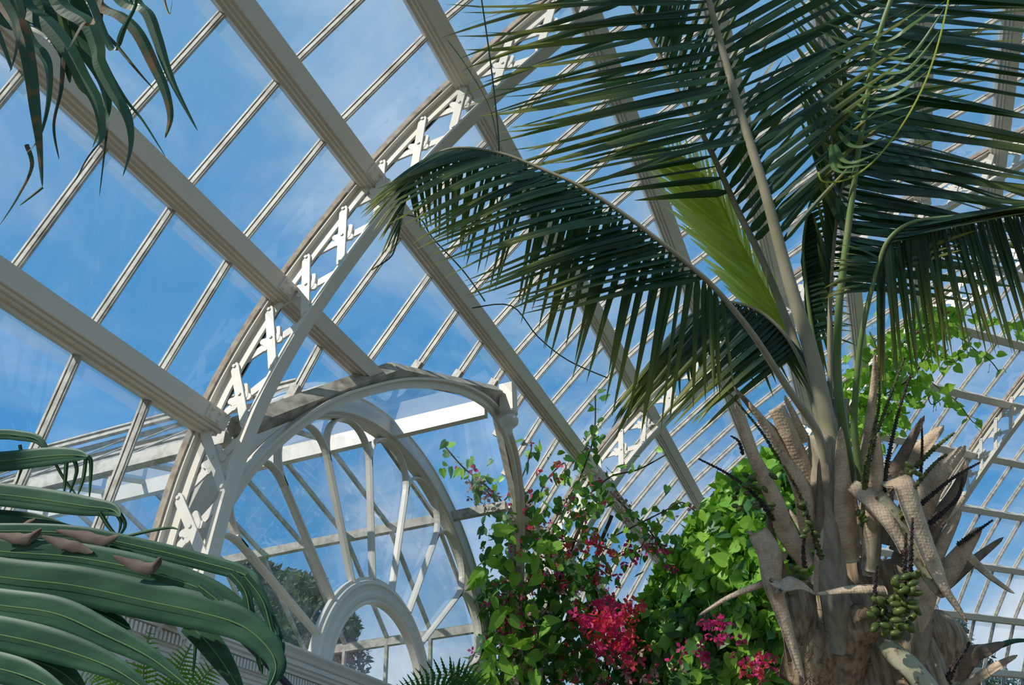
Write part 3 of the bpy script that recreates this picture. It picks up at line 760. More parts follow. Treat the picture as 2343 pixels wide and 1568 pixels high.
K = 3.3/1900      # metres per pixel at the trunk
BO = [  # base -> tip, width px, material, depth base, depth tip
 ([(1862, 1290), (1811, 1216), (1776, 1133), (1727, 1035), (1683, 927)], 62, 'boot', 3.16, 3.0),
 ([(1840, 1130), (1800, 1020), (1740, 950), (1680, 885)], 34, 'boot_d', 3.3, 3.25),
 ([(1880, 1180), (1830, 1080), (1770, 990), (1715, 920)], 50, 'boot', 3.25, 3.18),
 ([(1880, 1250), (1850, 1130), (1790, 1030)], 80, 'boot', 3.2, 3.1),
 ([(1850, 1010), (1825, 960), (1797, 905)], 30, 'boot', 3.3, 3.28),
 ([(1948, 1290), (1940, 1180), (1932, 1080), (1925, 978)], 62, 'boot', 3.14, 3.1),
 ([(1996, 1320), (2002, 1190), (2011, 1070), (2010, 990)], 46, 'boot', 3.12, 3.05),
 ([(1962, 1130), (1982, 1035), (2000, 898), (2004, 808)], 30, 'boot', 3.25, 3.2),
 ([(1900, 1350), (1885, 1280), (1880, 1200), (1875, 1050)], 34, 'boot_d', 3.16, 3.14),
 ([(2020, 1130), (2068, 1040), (2116, 950)], 36, 'boot_d', 3.2, 3.15),
 ([(2030, 1120), (2109, 1022), (2160, 974)], 46, 'boot', 3.22, 3.2),
 ([(2080, 1240), (2115, 1150), (2155, 1078), (2210, 1020)], 66, 'boot', 3.15, 3.1),
 ([(2100, 1290), (2140, 1200), (2190, 1120), (2215, 1060)], 44, 'boot_d', 3.2, 3.2),
 ([(2120, 1320), (2160, 1240), (2200, 1165)], 40, 'boot', 3.2, 3.2),
 ([(2140, 1350), (2190, 1280), (2245, 1205)], 56, 'boot', 3.18, 3.12),
 ([(2150, 1350), (2225, 1284), (2297, 1229)], 30, 'boot_d', 3.25, 3.25),
 ([(2210, 1262), (2240, 1290), (2275, 1322), (2322, 1358)], 24, 'boot', 3.2, 3.15),
 ([(1740, 1215), (1764, 1260), (1771, 1329), (1796, 1412), (1842, 1562)], 62, 'boot', 3.08, 3.0),
 ([(1800, 1275), (1750, 1242), (1711, 1214)], 24, 'boot', 3.15, 3.1),
 ([(1765, 1326), (1673, 1363), (1598, 1408)], 16, 'boot', 3.1, 3.0),
 ([(1830, 1370), (1790, 1300), (1770, 1230), (1758, 1170)], 30, 'boot_d', 3.18, 3.16),
 ([(1885, 1300), (1885, 1360), (1880, 1255), (1900, 1180)], 44, 'boot', 3.14, 3.14),
]
RB = random.Random(3)
for q in range(16):
    x0 = RB.uniform(1880, 2120); y0 = RB.uniform(1170, 1300); an = math.radians(90-(x0-1985)*.36+RB.uniform(-12, 12)); L_ = RB.uniform(110, 230)
    BO.append(([(x0, y0), (x0+math.cos(an)*L_*.5+RB.uniform(-8, 8), y0-math.sin(an)*L_*.5), (x0+math.cos(an)*L_+RB.uniform(-14, 14), y0-math.sin(an)*L_)], RB.uniform(20, 40), RB.choice(('boot', 'boot', 'boot_d')), 3.28, 3.34))
for l, w, mt, d0, d1 in BO:
    n = len(l); strip('leaf_base', [(x, y, d0+(d1-d0)*i/(n-1)) for i, (x, y) in enumerate(l)], w*K, mt, cup=.5)
FLAT = [(0, .9), (.9, 1), (1, .95)]
strip('leaf_base', [(1872, 1120, 3.22), (1815, 996, 3.2), (1782, 930, 3.2)], 44*K, 'boot', cup=.5, prof=FLAT, label='sawn-off leaf stub with a flat pink end')
strip('leaf_base', [(1926, 1500, 3.07), (1922, 1380, 3.08), (1908, 1250, 3.12), (1893, 1100, 3.17), (1885, 995, 3.2)], 70*K, 'stub', cup=.8, prof=[(0, .6), (.3, .9), (.7, .85), (1, .7)], label='ribbed grey-brown stub standing in front of the crown', thick=.02)
strip('leaf_base', [(1940, 1120, 3.3), (1932, 1000, 3.32), (1930, 912, 3.34)], 34*K, 'stub', cup=.8, prof=FLAT, thick=.02)
strip('leaf_base', [(1998, 1310, 3.1), (2003, 1240, 3.1), (2008, 1165, 3.1)], 40*K, 'stub', cup=.8, prof=FLAT, thick=.02)
strip('leaf_base', [(2030, 1112, 3.12), (2040, 1096, 3.08), (2072, 1106, 3.02), (2092, 1170, 3.0), (2139, 1290, 2.98), (2165, 1346, 2.97), (2214, 1424, 2.96)], 52*K, 'boot', cup=.2, prof=[(0, .7), (.2, 1), (.6, .8), (.8, .5), (1, .05)], label='dry strap bent over and pointing down on the right')
strip('leaf_base', [(1950, 1106, 3.1), (1992, 1135, 3.06), (2041, 1195, 3.02), (2075, 1262, 3.0)], 46*K, 'boot', cup=.3, prof=[(0, .6), (.3, 1), (1, .5)])
strip('leaf_base', [(2014, 1130, 3.06), (2070, 1206, 3.03), (2129, 1296, 3.0), (2165, 1366, 2.98)], 54*K, 'cream_boot', cup=.3, prof=[(0, .5), (.4, 1), (.8, .9), (1, .3)], label='pale leaf base freckled with dark spots')
strip('leaf_base', [(1782, 1350, 3.05), (1784, 1332, 3.0), (1808, 1330, 2.97), (1838, 1338, 2.97), (1866, 1359, 2.98)], 36*K, 'boot', cup=.6, prof=[(0, 1), (.5, .9), (1, .08)], label='dry strap curled into a loop on the left of the trunk')
strip('leaf_base', [(2030, 1350, 3.03), (1990, 1346, 3.0), (1933, 1349, 3.0), (1864, 1360, 3.0)], 28*K, 'boot', cup=.4)
strip('leaf_base', [(2120, 1318, 3.0), (2117, 1390, 2.98), (2107, 1452, 2.97)], 52*K, 'boot', cup=.15, prof=[(0, 1), (.35, .9), (1, .05)], label='flat triangular dry flap hanging beside the green fruit')
strip('leaf_base', [(2020, 1470, 3.05), (2085, 1522, 3.0), (2140, 1590, 2.97)], 50*K, 'cream_boot', cup=.3, prof=[(0, .5), (.3, 1), (1, 1)])
strip('leaf_base', [(2080, 1560, 3.1), (2105, 1480, 3.1), (2110, 1410, 3.12)], 56*K, 'stub', cup=.5, prof=FLAT)
strip('leaf_base', [(2170, 1600, 3.2), (2261, 1535, 3.15), (2327, 1499, 3.1)], 26*K, 'boot', cup=.4)
strip('leaf_base', [(2190, 1560, 3.2), (2225, 1498, 3.18), (2262, 1484, 3.16), (2300, 1470, 3.15)], 44*K, 'boot_d', cup=.5)
strip('leaf_base', [(2285, 1478, 3.16), (2320, 1466, 3.14), (2365, 1464, 3.12)], 14*K, 'fan', cup=.3, label='green leaf tip at the right edge')
strip('fibre_sheath', [(1905, 1440, 3.12), (1872, 1490, 3.1), (1850, 1580, 3.1)], 120*K, 'fibre', cup=.5, prof=[(0, .5), (.5, 1), (1, 1)])
strip('fibre_sheath', [(1990, 1395, 3.08), (1965, 1440, 3.06), (1950, 1500, 3.08), (1945, 1590, 3.1)], 100*K, 'fibre', cup=.55, prof=[(0, .6), (.5, 1), (1, .9)])
strip('fibre_sheath', [(2140, 1395, 3.3), (2160, 1440, 3.22), (2140, 1510, 3.2), (2100, 1570, 3.2)], 130*K, 'fibre', cup=.4, prof=[(0, .5), (.4, 1), (1, .7)], label='torn brown sheath flapping on the right of the trunk')
strip('fibre_sheath', [(1840, 1330, 3.2), (1835, 1400, 3.14), (1850, 1470, 3.12), (1870, 1590, 3.14)], 90*K, 'fibre', cup=.5, prof=[(0, .6), (.5, 1), (1, 1)])
# loose fibres
mb = MB()
for i in range(70):
    x = RN.choice((RN.uniform(1840, 1885), RN.uniform(1965, 2120))); y = RN.uniform(1370, 1568); d = 3.06-.00001*(x-1985)**2*0+.0000035*(x-1985)**2
    l = [(x, y, d)]; an = RN.gauss(-90, 50)
    for k in range(3): x += 16*math.cos(math.radians(an)); y -= 16*math.sin(math.radians(an)); an += RN.gauss(0, 40); l.append((x, y, d+RN.uniform(-.03, .01)))
    mb.tube(catmull(P3(l), 3), .0013, 3)
obj('loose_fibre', mb, 'boot_d', palm, kind='stuff')

# --- fruiting spikes
def spike(l, r, mat, dd=3.05, d1=None):
    n = len(l); path = catmull(P3([(x, y, dd+((d1 or dd)-dd)*i/(n-1)) for i, (x, y) in enumerate(l)]), 8); S = arclen(path)
    mb = MB(); mb.tube(path, [r*(.75-.45*i/len(path)) for i in range(len(path))], 7)
    s = .01; k = 0
    while s < S[-1]-.003:       # knobbly seats in spirals
        p = samp(path, S, s); t = (samp(path, S, s+.005)-samp(path, S, s-.005)).normalized(); u = t.orthogonal().normalized(); v = t.cross(u)
        for q in range(3):
            an = k*.9+q*2.09; rr = r*(.8-.45*s/S[-1]); mb.ball(p+(u*math.cos(an)+v*math.sin(an))*rr, rr*.62, 5, 3)
        s += r*1.0; k += 1
    return obj('fruit_spike', mb, mat, palm), path
SPK = [([(1977, 1120), (1992, 1035), (2026, 937), (2070, 818)], 6.5, 'fruit_stalk_g', 3.08), ([(2021, 1130), (2031, 1055), (2055, 947), (2084, 856)], 6, 'fruit_stalk', 3.1),
 ([(1975, 1110), (1994, 1010), (2011, 930), (2010, 840)], 6, 'fruit_stalk_g', 3.16), ([(1770, 1190), (1757, 1172), (1717, 1123), (1664, 1084), (1598, 1050)], 5.5, 'fruit_stalk', 3.1),
 ([(2060, 1105), (2129, 1035), (2184, 990)], 7, 'fruit_stalk_g', 3.08), ([(2100, 1160), (2178, 1096), (2243, 1058)], 5.5, 'fruit_stalk', 3.1), ([(2190, 1248), (2230, 1220), (2272, 1190)], 5.5, 'fruit_stalk', 3.14),
 ([(2125, 1200), (2188, 1143), (2203, 1092)], 6, 'fruit_stalk', 3.12), ([(1880, 1280), (1855, 1202), (1830, 1133), (1793, 1066)], 6.5, 'fruit_stalk_g', 3.02), ([(1842, 1310), (1838, 1260), (1842, 1220)], 6, 'fruit_stalk', 3.03),
 ([(2068, 1370), (2070, 1300), (2073, 1219)], 7, 'fruit_stalk', 2.98), ([(2082, 1360), (2084, 1280), (2088, 1185)], 6.5, 'fruit_stalk', 2.99), ([(2002, 1400), (2002, 1350), (2007, 1293)], 6, 'fruit_stalk', 3.0),
 ([(2155, 1600), (2178, 1535), (2219, 1470)], 9, 'fruit_stalk', 3.1), ([(1815, 1090), (1775, 1040), (1740, 985), (1665, 895)], 5, 'fruit_stalk_g', 3.2), ([(2060, 1190), (2090, 1120), (2140, 1060), (2168, 1040)], 7, 'fruit_stalk_g', 3.04), ([(2105, 1110), (2110, 1020), (2108, 960)], 4.5, 'fruit_stalk', 3.2), ([(1700, 1040), (1690, 1010), (1672, 998)], 4.5, 'fruit_stalk', 3.05)]
spikes = []
for l, r, mt, dd in SPK: spikes.append(spike(l, r*K, mt, dd, dd-.04))
def fruits(i, boxes, n, size, dd):
    o, path = spikes[i]
    for k in range(n):
        x0, y0, x1, y1 = boxes; x = RN.uniform(x0, x1); y = RN.uniform(y0, y1)
        c = at(x, y, dd+RN.uniform(-.05, .05)); ax = img(RN.uniform(-60, 60)+(0 if x > (x0+x1)/2 else 180), RN.uniform(-.7, .1))
        mb = MB(); mb.ball(c, size*RN.uniform(.85, 1.1), 8, 6, ax, 1.75); obj('fruit', mb, 'fruit', o, smooth=True)
fruits(10, (2046, 1310, 2100, 1400), 24, .0125, 2.95); fruits(12, (1988, 1370, 2060, 1462), 30, .0125, 2.95); fruits(11, (2050, 1390, 2100, 1450), 14, .012, 2.97)
fruits(9, (1806, 1300, 1850, 1325), 5, .011, 3.0); fruits(3, (1680, 1085, 1775, 1170), 26, .0105, 3.07)
fruits(8, (1825, 1140, 1870, 1240), 8, .010, 3.0); fruits(4, (2075, 1040, 2110, 1085), 5, .011, 3.05); fruits(2, (1960, 1170, 1985, 1215), 6, .010, 3.1)

# ------------------------------------------------------------------ foreground fan palm
fpm = thing('fan_palm', 'broad glossy fan palm leaf spreading in from the lower corner', 'fan palm', at(-420, 1500, 1.3))
KF = 1.25/1900
def fblade(l, wpx, d0, d1, tipk=.5, mat='fan', fold=.24, name='leaf_segment', prof=None, dn=None):
    n = len(l); path = catmull(P3([(x, y, d0+(d1-d0)*i/(n-1)) for i, (x, y) in enumerate(l)]), 7); m_ = len(path)
    nn = dn or (-FW*.95+UPZ*.25).normalized()
    mb = MB(); ws = [(wpx*KF*.5)*(key(prof, i/(m_-1)) if prof else min(1, .85+.3*i/m_)*(1-(i/(m_-1))**2.4)**.85)+.0005 for i in range(m_)]
    vs = []; fs = []
    for i, p in enumerate(path):
        t = (path[min(i+1, m_-1)]-path[max(i-1, 0)]).normalized(); sd = t.cross(nn).normalized(); u_ = sd.cross(t)
        for c_, h_ in ((1, -.16), (.64, .05), (.34, -.14), (0, .12), (-.34, -.14), (-.64, .05), (-1, -.22)): vs.append(p+sd*ws[i]*c_+u_*ws[i]*h_)
    for i in range(m_-1):
        for j in range(6): fs.append((i*7+j, i*7+j+1, i*7+j+8, i*7+j+7))
    mb.add(vs, fs)
    o = obj(name, mb, mat, fpm, smooth=True)
    rb = MB(); rb.tube([p+nn*(ws[i]*.10+.0004) for i, p in enumerate(path)], .0008, 4); obj('fold_line', rb, 'fan_rib', o)
    return o
FB = [([(-120, 1000), (0, 994), (43, 997), (81, 1004), (102, 1023), (112, 1052)], 24, 1.45, 1.4),
 ([(-150, 1062), (0, 1056), (106, 1045), (170, 1042), (200, 1046)], 46, 1.38, 1.32),
 ([(-150, 1120), (0, 1132), (106, 1145), (192, 1158), (255, 1166), (275, 1182)], 50, 1.33, 1.27),
 ([(-150, 1165), (0, 1180), (90, 1188), (165, 1208)], 26, 1.36, 1.33),
 ([(-150, 1190), (0, 1200), (130, 1215), (230, 1240), (330, 1268)], 40, 1.34, 1.3),
 ([(-150, 1340), (0, 1352), (200, 1395), (300, 1440)], 60, 1.26, 1.24),
 ([(-150, 1470), (0, 1492), (128, 1530), (200, 1590)], 60, 1.22, 1.2),
 ([(-150, 1222), (0, 1216), (170, 1222), (341, 1256), (469, 1288), (560, 1316), (588, 1352), (628, 1440), (645, 1480), (640, 1525)], 34, 1.3, 1.18),
 ([(-150, 1240), (0, 1262), (170, 1275), (341, 1309), (490, 1362), (580, 1440), (640, 1512), (636, 1560)], 58, 1.27, 1.16),
 ([(-150, 1290), (0, 1320), (170, 1340), (341, 1376), (469, 1404), (554, 1432), (612, 1480), (632, 1530), (606, 1590)], 76, 1.24, 1.14),
 ([(-150, 1365), (0, 1385), (128, 1404), (234, 1450), (341, 1503), (430, 1570)], 62, 1.22, 1.13),
 ([(-150, 1430), (0, 1452), (128, 1482), (256, 1528), (350, 1590)], 66, 1.2, 1.13),
 ([(-150, 1500), (0, 1530), (90, 1560), (170, 1610)], 56, 1.18, 1.12)]
for l, w, d0, d1 in FB: fblade(l, w*1.2, d0, d1)
for l, w, d0, d1 in [([(430, 1425), (477, 1472), (520, 1531), (560, 1600)], 60, 1.28, 1.24), ([(200, 1045), (208, 1062), (204, 1142)], 11, 1.33, 1.33), ([(168, 1050), (175, 1080), (157, 1135)], 10, 1.34, 1.34), ([(152, 1055), (146, 1130)], 11, 1.34, 1.34),
 ([(196, 1050), (190, 1095), (177, 1135)], 10, 1.33, 1.33), ([(268, 1166), (286, 1200), (272, 1228)], 9, 1.28, 1.28), ([(228, 1172), (248, 1205), (268, 1226)], 10, 1.28, 1.28), ([(262, 1172), (276, 1195), (270, 1225)], 8, 1.28, 1.28), ([(282, 1230), (330, 1218), (385, 1208), (408, 1212)], 7, 1.27, 1.27), ([(128, 1064), (150, 1102), (176, 1134)], 7, 1.35, 1.35), ([(45, 1018), (50, 1060), (38, 1108)], 9, 1.4, 1.4),
 ([(528, 1312), (560, 1350), (572, 1400), (585, 1470), (600, 1520)], 22, 1.2, 1.18), ([(560, 1318), (600, 1372), (618, 1430), (636, 1500)], 18, 1.19, 1.17), ([(455, 1340), (510, 1385), (560, 1440), (585, 1480)], 20, 1.2, 1.18), ([(585, 1440), (592, 1500), (600, 1545)], 18, 1.2, 1.19), ([(440, 1420), (447, 1470), (440, 1560)], 10, 1.4, 1.38)]:
    fblade(l, w, d0, d1)
lp = thing('fallen_leaf', 'x', 'dead leaf', at(40, 1226, 1.24))
def dead(l, wpx, d, label):
    t = lp if l is None else None
    path = catmull(P3([(x, y, d) for x, y in l]), 6); m_ = len(path); mb = MB()
    nn = (-FW*.8+UPZ*.4+RX*.2).normalized()
    vs = []
    blade(mb, path, [wpx*.8*KF*.5*math.sin(math.pi*min(max(i/(m_-1), .03), .97))**.7*(1+.09*math.sin(i*1.3)) for i in range(m_)], nn, .45)
    v = [Vector(x) for x in mb.v]
    o = obj('fallen_leaf', mb, 'dry', smooth=True, label=label, cat='dead leaf', group='dead leaves on the fan palm', org=path[m_//2]); return o
bpy.data.objects.remove(lp)
dead([(-20, 1222), (30, 1228), (62, 1230), (94, 1210)], 34, 1.245, 'long curled brown dead leaf at the left edge of the fan palm')
dead([(45, 1206), (62, 1196), (80, 1188)], 18, 1.29, 'smallest brown dead leaf, a crumpled scrap lying highest on the fan palm')
dead([(95, 1226), (135, 1240), (175, 1250), (212, 1264)], 32, 1.235, 'brown dead leaf lying between the curled one and the last one')
dead([(128, 1214), (190, 1224), (235, 1236), (270, 1226)], 34, 1.25, 'brown dead leaf with a broad upturned end on the fan palm')
dead([(258, 1272), (305, 1290), (345, 1298), (367, 1276)], 34, 1.205, 'brown dead leaf lying nearest the lattice rib')

# ------------------------------------------------------------------ strap leaves hanging in from above
sl = thing('screw_pine', 'strap-leaved plant hanging brown-tipped blades from above', 'hanging plant', at(60, -300, 2.2))
KS = 2.1/1900
ST = [([(-80, -100), (-20, 10), (30, 55), (75, 62), (120, 90)], 26, 'strap', 2.2), ([(60, -130), (110, -20), (170, 40), (215, 90), (232, 150)], 30, 'strap', 2.22), ([(0, -130), (60, -10), (120, 55), (150, 130), (160, 190)], 28, 'strap', 2.16), ([(110, -120), (170, -10), (200, 50), (212, 120), (218, 180)], 24, 'strap', 2.24), ([(-30, -120), (10, 0), (46, 61), (66, 143), (79, 245), (89, 327), (97, 428)], 24, 'strap_b', 2.05), ([(10, -120), (46, 0), (102, 46), (148, 102), (184, 168), (219, 230), (232, 306), (219, 336)], 30, 'strap', 2.1),
 ([(50, -120), (92, 0), (153, 56), (194, 112), (230, 173), (245, 240), (240, 286)], 34, 'strap', 2.15), ([(90, -120), (132, 0), (194, 46), (219, 102), (225, 143), (255, 204), (290, 265), (298, 331), (281, 403)], 26, 'strap', 2.12),
 ([(150, -110), (219, 0), (276, 31), (316, 71), (352, 143), (378, 204), (390, 265), (378, 316)], 26, 'strap_b', 2.2), ([(220, -90), (281, 0), (332, 20), (357, 77), (378, 143), (403, 204), (452, 299)], 22, 'strap', 2.22),
 ([(280, -70), (311, 0), (330, 20), (347, 56), (367, 102), (390, 160)], 18, 'strap', 2.25), ([(228, -60), (230, 10), (232, 61), (270, 107), (316, 163), (352, 204)], 8, 'strap_b', 2.2),
 ([(20, -60), (61, 77), (97, 122), (110, 163), (107, 240), (87, 316), (60, 350)], 16, 'strap', 2.08), ([(150, 80), (143, 133), (138, 204), (122, 286), (135, 365)], 9, 'strap_b', 2.1),
 ([(120, -60), (173, 168), (219, 224), (235, 265), (212, 337)], 12, 'frond_l', 2.11), ([(205, 60), (245, 153), (286, 224), (327, 276), (378, 357)], 6, 'strap', 2.13), ([(245, 280), (240, 327), (227, 449)], 6, 'strap_b', 2.12),
 ([(97, 428), (70, 450), (45, 470)], 4, 'strap_b', 2.05), ([(235, -40), (210, 50), (189, 51), (163, 97), (143, 138)], 12, 'strap_b', 2.05), ([(-60, -60), (-10, 60), (20, 140), (26, 160)], 8, 'strap', 2.05), ([(60, 330), (72, 380), (40, 450), (0, 514)], 6, 'strap_b', 2.04),
 ([(-40, -80), (20, 20), (38, 70), (34, 120), (22, 165)], 12, 'strap_b', 2.0), ([(180, -80), (210, 0), (250, 100), (265, 107), (284, 60), (310, 10), (315, -30)], 12, 'strap', 2.0), ([(370, -30), (378, 10), (388, 32), (394, 0)], 4, 'strap_b', 2.2), ([(240, 310), (200, 360), (170, 418)], 5, 'strap_b', 2.1), ([(0, 20), (70, 40), (120, 80), (160, 150), (215, 210), (240, 290)], 18, 'strap', 2.18)]
for l, w, mt, d in ST:
    n = len(l); path = catmull(P3([(x, y, d-.02*i) for i, (x, y) in enumerate(l)]), 7); m_ = len(path); mb = MB()
    blade(mb, path, [w*1.45*KS*.5*(1-(i/(m_-1))**2.0)**.85+.0006 for i in range(m_)], (VIEWN+RX*RN.uniform(-.5, .5)).normalized(), .2)
    obj('leaf', mb, mt, sl)

# ------------------------------------------------------------------ leafy climbers
def heart(mb, c, d, nrm, L, w):       # pointed heart-shaped leaf, folded along the midrib
    d = d.normalized(); s = d.cross(nrm).normalized(); u = s.cross(d)
    pts = [c, c+d*L*.28, c+d*L*.62, c+d*L-u*L*.10]
    side = [(-.12, .24), (.0, .46), (.20, .53), (.42, .46), (.66, .28), (.85, .10)]
    l = [c+s*w*y+d*L*x+u*L*.07*(1-x) for x, y in side]; r = [c-s*w*y+d*L*x+u*L*.07*(1-x) for x, y in side]
    F_ = [(0, 1, 6, 5), (0, 5, 4), (1, 2, 8, 7), (1, 7, 6), (2, 3, 9, 8)]
    mb.add(pts+l+r, F_+[tuple((q+6 if q > 3 else q) for q in f)[::-1] for f in F_])
def inside(poly, x, y):
    c = False; n = len(poly)
    for i in range(n):
        x0, y0 = poly[i]; x1, y1 = poly[i-1]
        if (y0 > y) != (y1 > y) and x < (x1-x0)*(y-y0)/(y1-y0)+x0: c = not c
    return c
def edge_dist(poly, x, y):
    b = 1e9; n = len(poly)
    for i in range(n):
        x0, y0 = poly[i]; x1, y1 = poly[i-1]; l2 = (x1-x0)**2+(y1-y0)**2
        t = max(0, min(1, ((x-x0)*(x1-x0)+(y-y0)*(y1-y0))/l2)); b = min(b, math.hypot(x-x0-t*(x1-x0), y-y0-t*(y1-y0)))
    return b
R4 = random.Random(5)
def sample_poly(poly):
    xs = [p[0] for p in poly]; ys = [p[1] for p in poly]
    while True:
        x = R4.uniform(min(xs), max(xs)); y = R4.uniform(min(ys), max(ys))
        if inside(poly, x, y): return x, y
def rdir(bias, k=.5):
    return (bias+Vector((R4.gauss(0, k), R4.gauss(0, k), R4.gauss(0, k)))).normalized()

# green hedge-like climber
HP = [(1795, 1035), (1725, 1062), (1672, 1100), (1640, 1140), (1600, 1185), (1560, 1242), (1535, 1290), (1500, 1345), (1468, 1400), (1440, 1460), (1425, 1640), (2010, 1640), (2000, 1480), (1975, 1320), (1930, 1180), (1870, 1080)]
hv = thing('climbing_vine', 'bright green heart-leaved climber massed on the corner behind the palm', 'climber', at(1690, 1640, 6.3))
def hdepth(x, y): return 6.35-.85*min(1, edge_dist(HP[:11]+[(1425, 2600), (2010, 2600)]+HP[12:], x, y)/200)**.5
mb = MB(); mbd = MB()
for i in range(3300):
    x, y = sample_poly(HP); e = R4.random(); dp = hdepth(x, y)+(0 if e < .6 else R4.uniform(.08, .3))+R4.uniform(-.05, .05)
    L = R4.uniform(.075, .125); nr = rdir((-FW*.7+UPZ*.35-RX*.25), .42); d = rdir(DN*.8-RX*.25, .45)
    low = (y > 1360 and x < 1650 and R4.random() < .6)  # lower left leaves mostly take the darker copy, shade put into the colour
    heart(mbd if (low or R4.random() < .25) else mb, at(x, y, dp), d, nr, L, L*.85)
for i in range(160):      # fringe along the top
    k = R4.randrange(0, 9); t = R4.random(); x = HP[k][0]*(1-t)+HP[k+1][0]*t; y = HP[k][1]*(1-t)+HP[k+1][1]*t
    heart(mb, at(x+R4.gauss(0, 6), y+R4.gauss(0, 8), 6.3+R4.uniform(-.1, .1)), rdir(-DN*.2-RX*.4, .6), rdir(-FW, .5), R4.uniform(.06, .1), .07)
obj('leaves', mb, 'leaf', hv, kind='stuff'); obj('shaded_leaves', mbd, 'leaf_d', hv, kind='stuff')
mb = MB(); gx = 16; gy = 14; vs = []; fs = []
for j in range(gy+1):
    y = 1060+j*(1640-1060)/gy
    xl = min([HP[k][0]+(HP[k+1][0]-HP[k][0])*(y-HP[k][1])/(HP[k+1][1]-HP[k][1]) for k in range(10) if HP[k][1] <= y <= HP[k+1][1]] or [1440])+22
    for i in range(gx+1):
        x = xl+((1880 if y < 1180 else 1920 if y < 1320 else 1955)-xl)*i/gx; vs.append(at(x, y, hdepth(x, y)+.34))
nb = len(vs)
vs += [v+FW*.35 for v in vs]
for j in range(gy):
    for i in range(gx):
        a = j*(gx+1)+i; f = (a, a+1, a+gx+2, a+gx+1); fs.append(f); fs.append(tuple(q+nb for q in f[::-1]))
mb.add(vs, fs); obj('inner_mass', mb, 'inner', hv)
mb = MB()
for q in ((1500, 1360), (1600, 1260), (1720, 1130)):
    mb.tube(catmull([at(q[0]+20, q[1], 6.35), at(q[0]+60, q[1]+160, 6.3), at(q[0]+70, 1640, 6.3), Vector((at(q[0]+70, 1640, 6.3).x, at(q[0]+70, 1640, 6.3).y, 0))], 5), .014, 6)
obj('stem', mb, 'stem', hv)
# small budding flowers
# vine on the far lattice rib
rv = thing('rib_vine', 'light green round-leaved vine twining up the far lattice rib', 'climber', W(hip(-.2), -.2, 1.3))
mb = MB(); st = MB()
VP = [[(1900, 1080), (1930, 960), (1985, 870), (2050, 800), (2120, 745), (2175, 712)], [(1960, 940), (2030, 900), (2090, 860), (2130, 790)], [(1930, 1040), (1990, 980), (2040, 940)], [(2040, 800), (2090, 770), (2150, 720)], [(1990, 760), (2010, 830), (1960, 900)], [(2080, 900), (2020, 960), (1960, 1010)]]
def vleaf(x, y, dp, L0=.10, spread=26):
    L = R4.uniform(.7, 1.1)*L0
    heart(mb, at(x+R4.gauss(0, spread), y+R4.gauss(0, spread*.8), dp+R4.uniform(-.15, .15)), rdir(DN*.7+RX*.2, .6), rdir(-FW*.8+UPZ*.2, .45), L, L*.85)
for l in VP:
    path = catmull([at(x, y, 8.05+(2095-x)*.0035) for x, y in l], 6); st.tube(path, .008, 5)
    for (x0, y0), (x1, y1) in zip(l, l[1:]):
        for k in range(int(math.hypot(x1-x0, y1-y0)/1.9)): t = R4.random(); vleaf(x0+(x1-x0)*t, y0+(y1-y0)*t, 8.05+(2095-x0)*.0035)
for l in [[(2150, 715), (2215, 722), (2285, 740), (2340, 762)], [(2190, 760), (2230, 800), (2265, 825), (2285, 850)], [(2100, 850), (2150, 890), (2190, 920), (2225, 965), (2245, 970)], [(2130, 800), (2180, 830), (2210, 800)], [(2120, 880), (2130, 925), (2160, 910)]]:
    path = catmull([at(x, y, 7.95) for x, y in l], 5); st.tube(path, .005, 4)
    for (x0, y0), (x1, y1) in zip(l, l[1:]):
        for k in range(int(math.hypot(x1-x0, y1-y0)/7)): t = R4.random(); vleaf(x0+(x1-x0)*t, y0+(y1-y0)*t, 7.95, .105, 9)
obj('leaves', mb, 'leaf', rv, kind='stuff'); obj('stem', st, 'stem', rv)

# flowering climber on the middle rib and post
bv = thing('flowering_vine', 'tangled climber with pink and coral papery flowers on the middle rib', 'climber', W(2.4, -.7, -.6))
lv = MB(); ld = MB(); st = MB(); pk = MB(); cr = MB(); fd = MB()
def bract(mb, c, s):           # three papery bracts round a point
    ax = rdir(-FW*.6, .6); u = ax.orthogonal().normalized(); v = ax.cross(u); o = R4.random()*6
    for k in range(3):
        an = o+k*2.09; e = u*math.cos(an)+v*math.sin(an); f = e.cross(ax)
        mb.add([c, c+e*s*.6+f*s*.42+ax*s*.35, c+e*s*1.1+ax*s*.55, c+e*s*.6-f*s*.42+ax*s*.35], [(0, 1, 2, 3)])
BD = 6.15
def vine(l, n, r=.008, dp=BD, big=.11, dark=.5, spread=14, flowers=0, fm=None, fs=12):
    path = catmull([at(x, y, dp+R4.uniform(-.08, .08)) for x, y in l], 6); st.tube(path, r, 5); S = arclen(path)
    for k in range(n):
        p = samp(path, S, R4.random()*S[-1])+RX*R4.gauss(0, spread*dp/1900)+DN*R4.gauss(0, spread*dp/1900)+FW*R4.gauss(0, .12)
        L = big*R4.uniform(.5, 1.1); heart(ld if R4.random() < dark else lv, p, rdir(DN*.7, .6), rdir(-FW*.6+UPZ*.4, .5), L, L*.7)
    fl_ = MB()
    for k in range(flowers):
        p = samp(path, S, R4.random()*S[-1])+RX*R4.gauss(0, fs*dp/1900)+DN*R4.gauss(0, fs*dp/1900)-FW*R4.uniform(0, .15)
        bract(fl_, p, R4.uniform(.022, .04))
    if flowers: obj('flower_spray', fl_, {id(fd): 'faded', id(pk): 'pink', id(cr): 'coral'}[id(R4.choice(fm or [pk, cr]))], bv, kind='stuff')
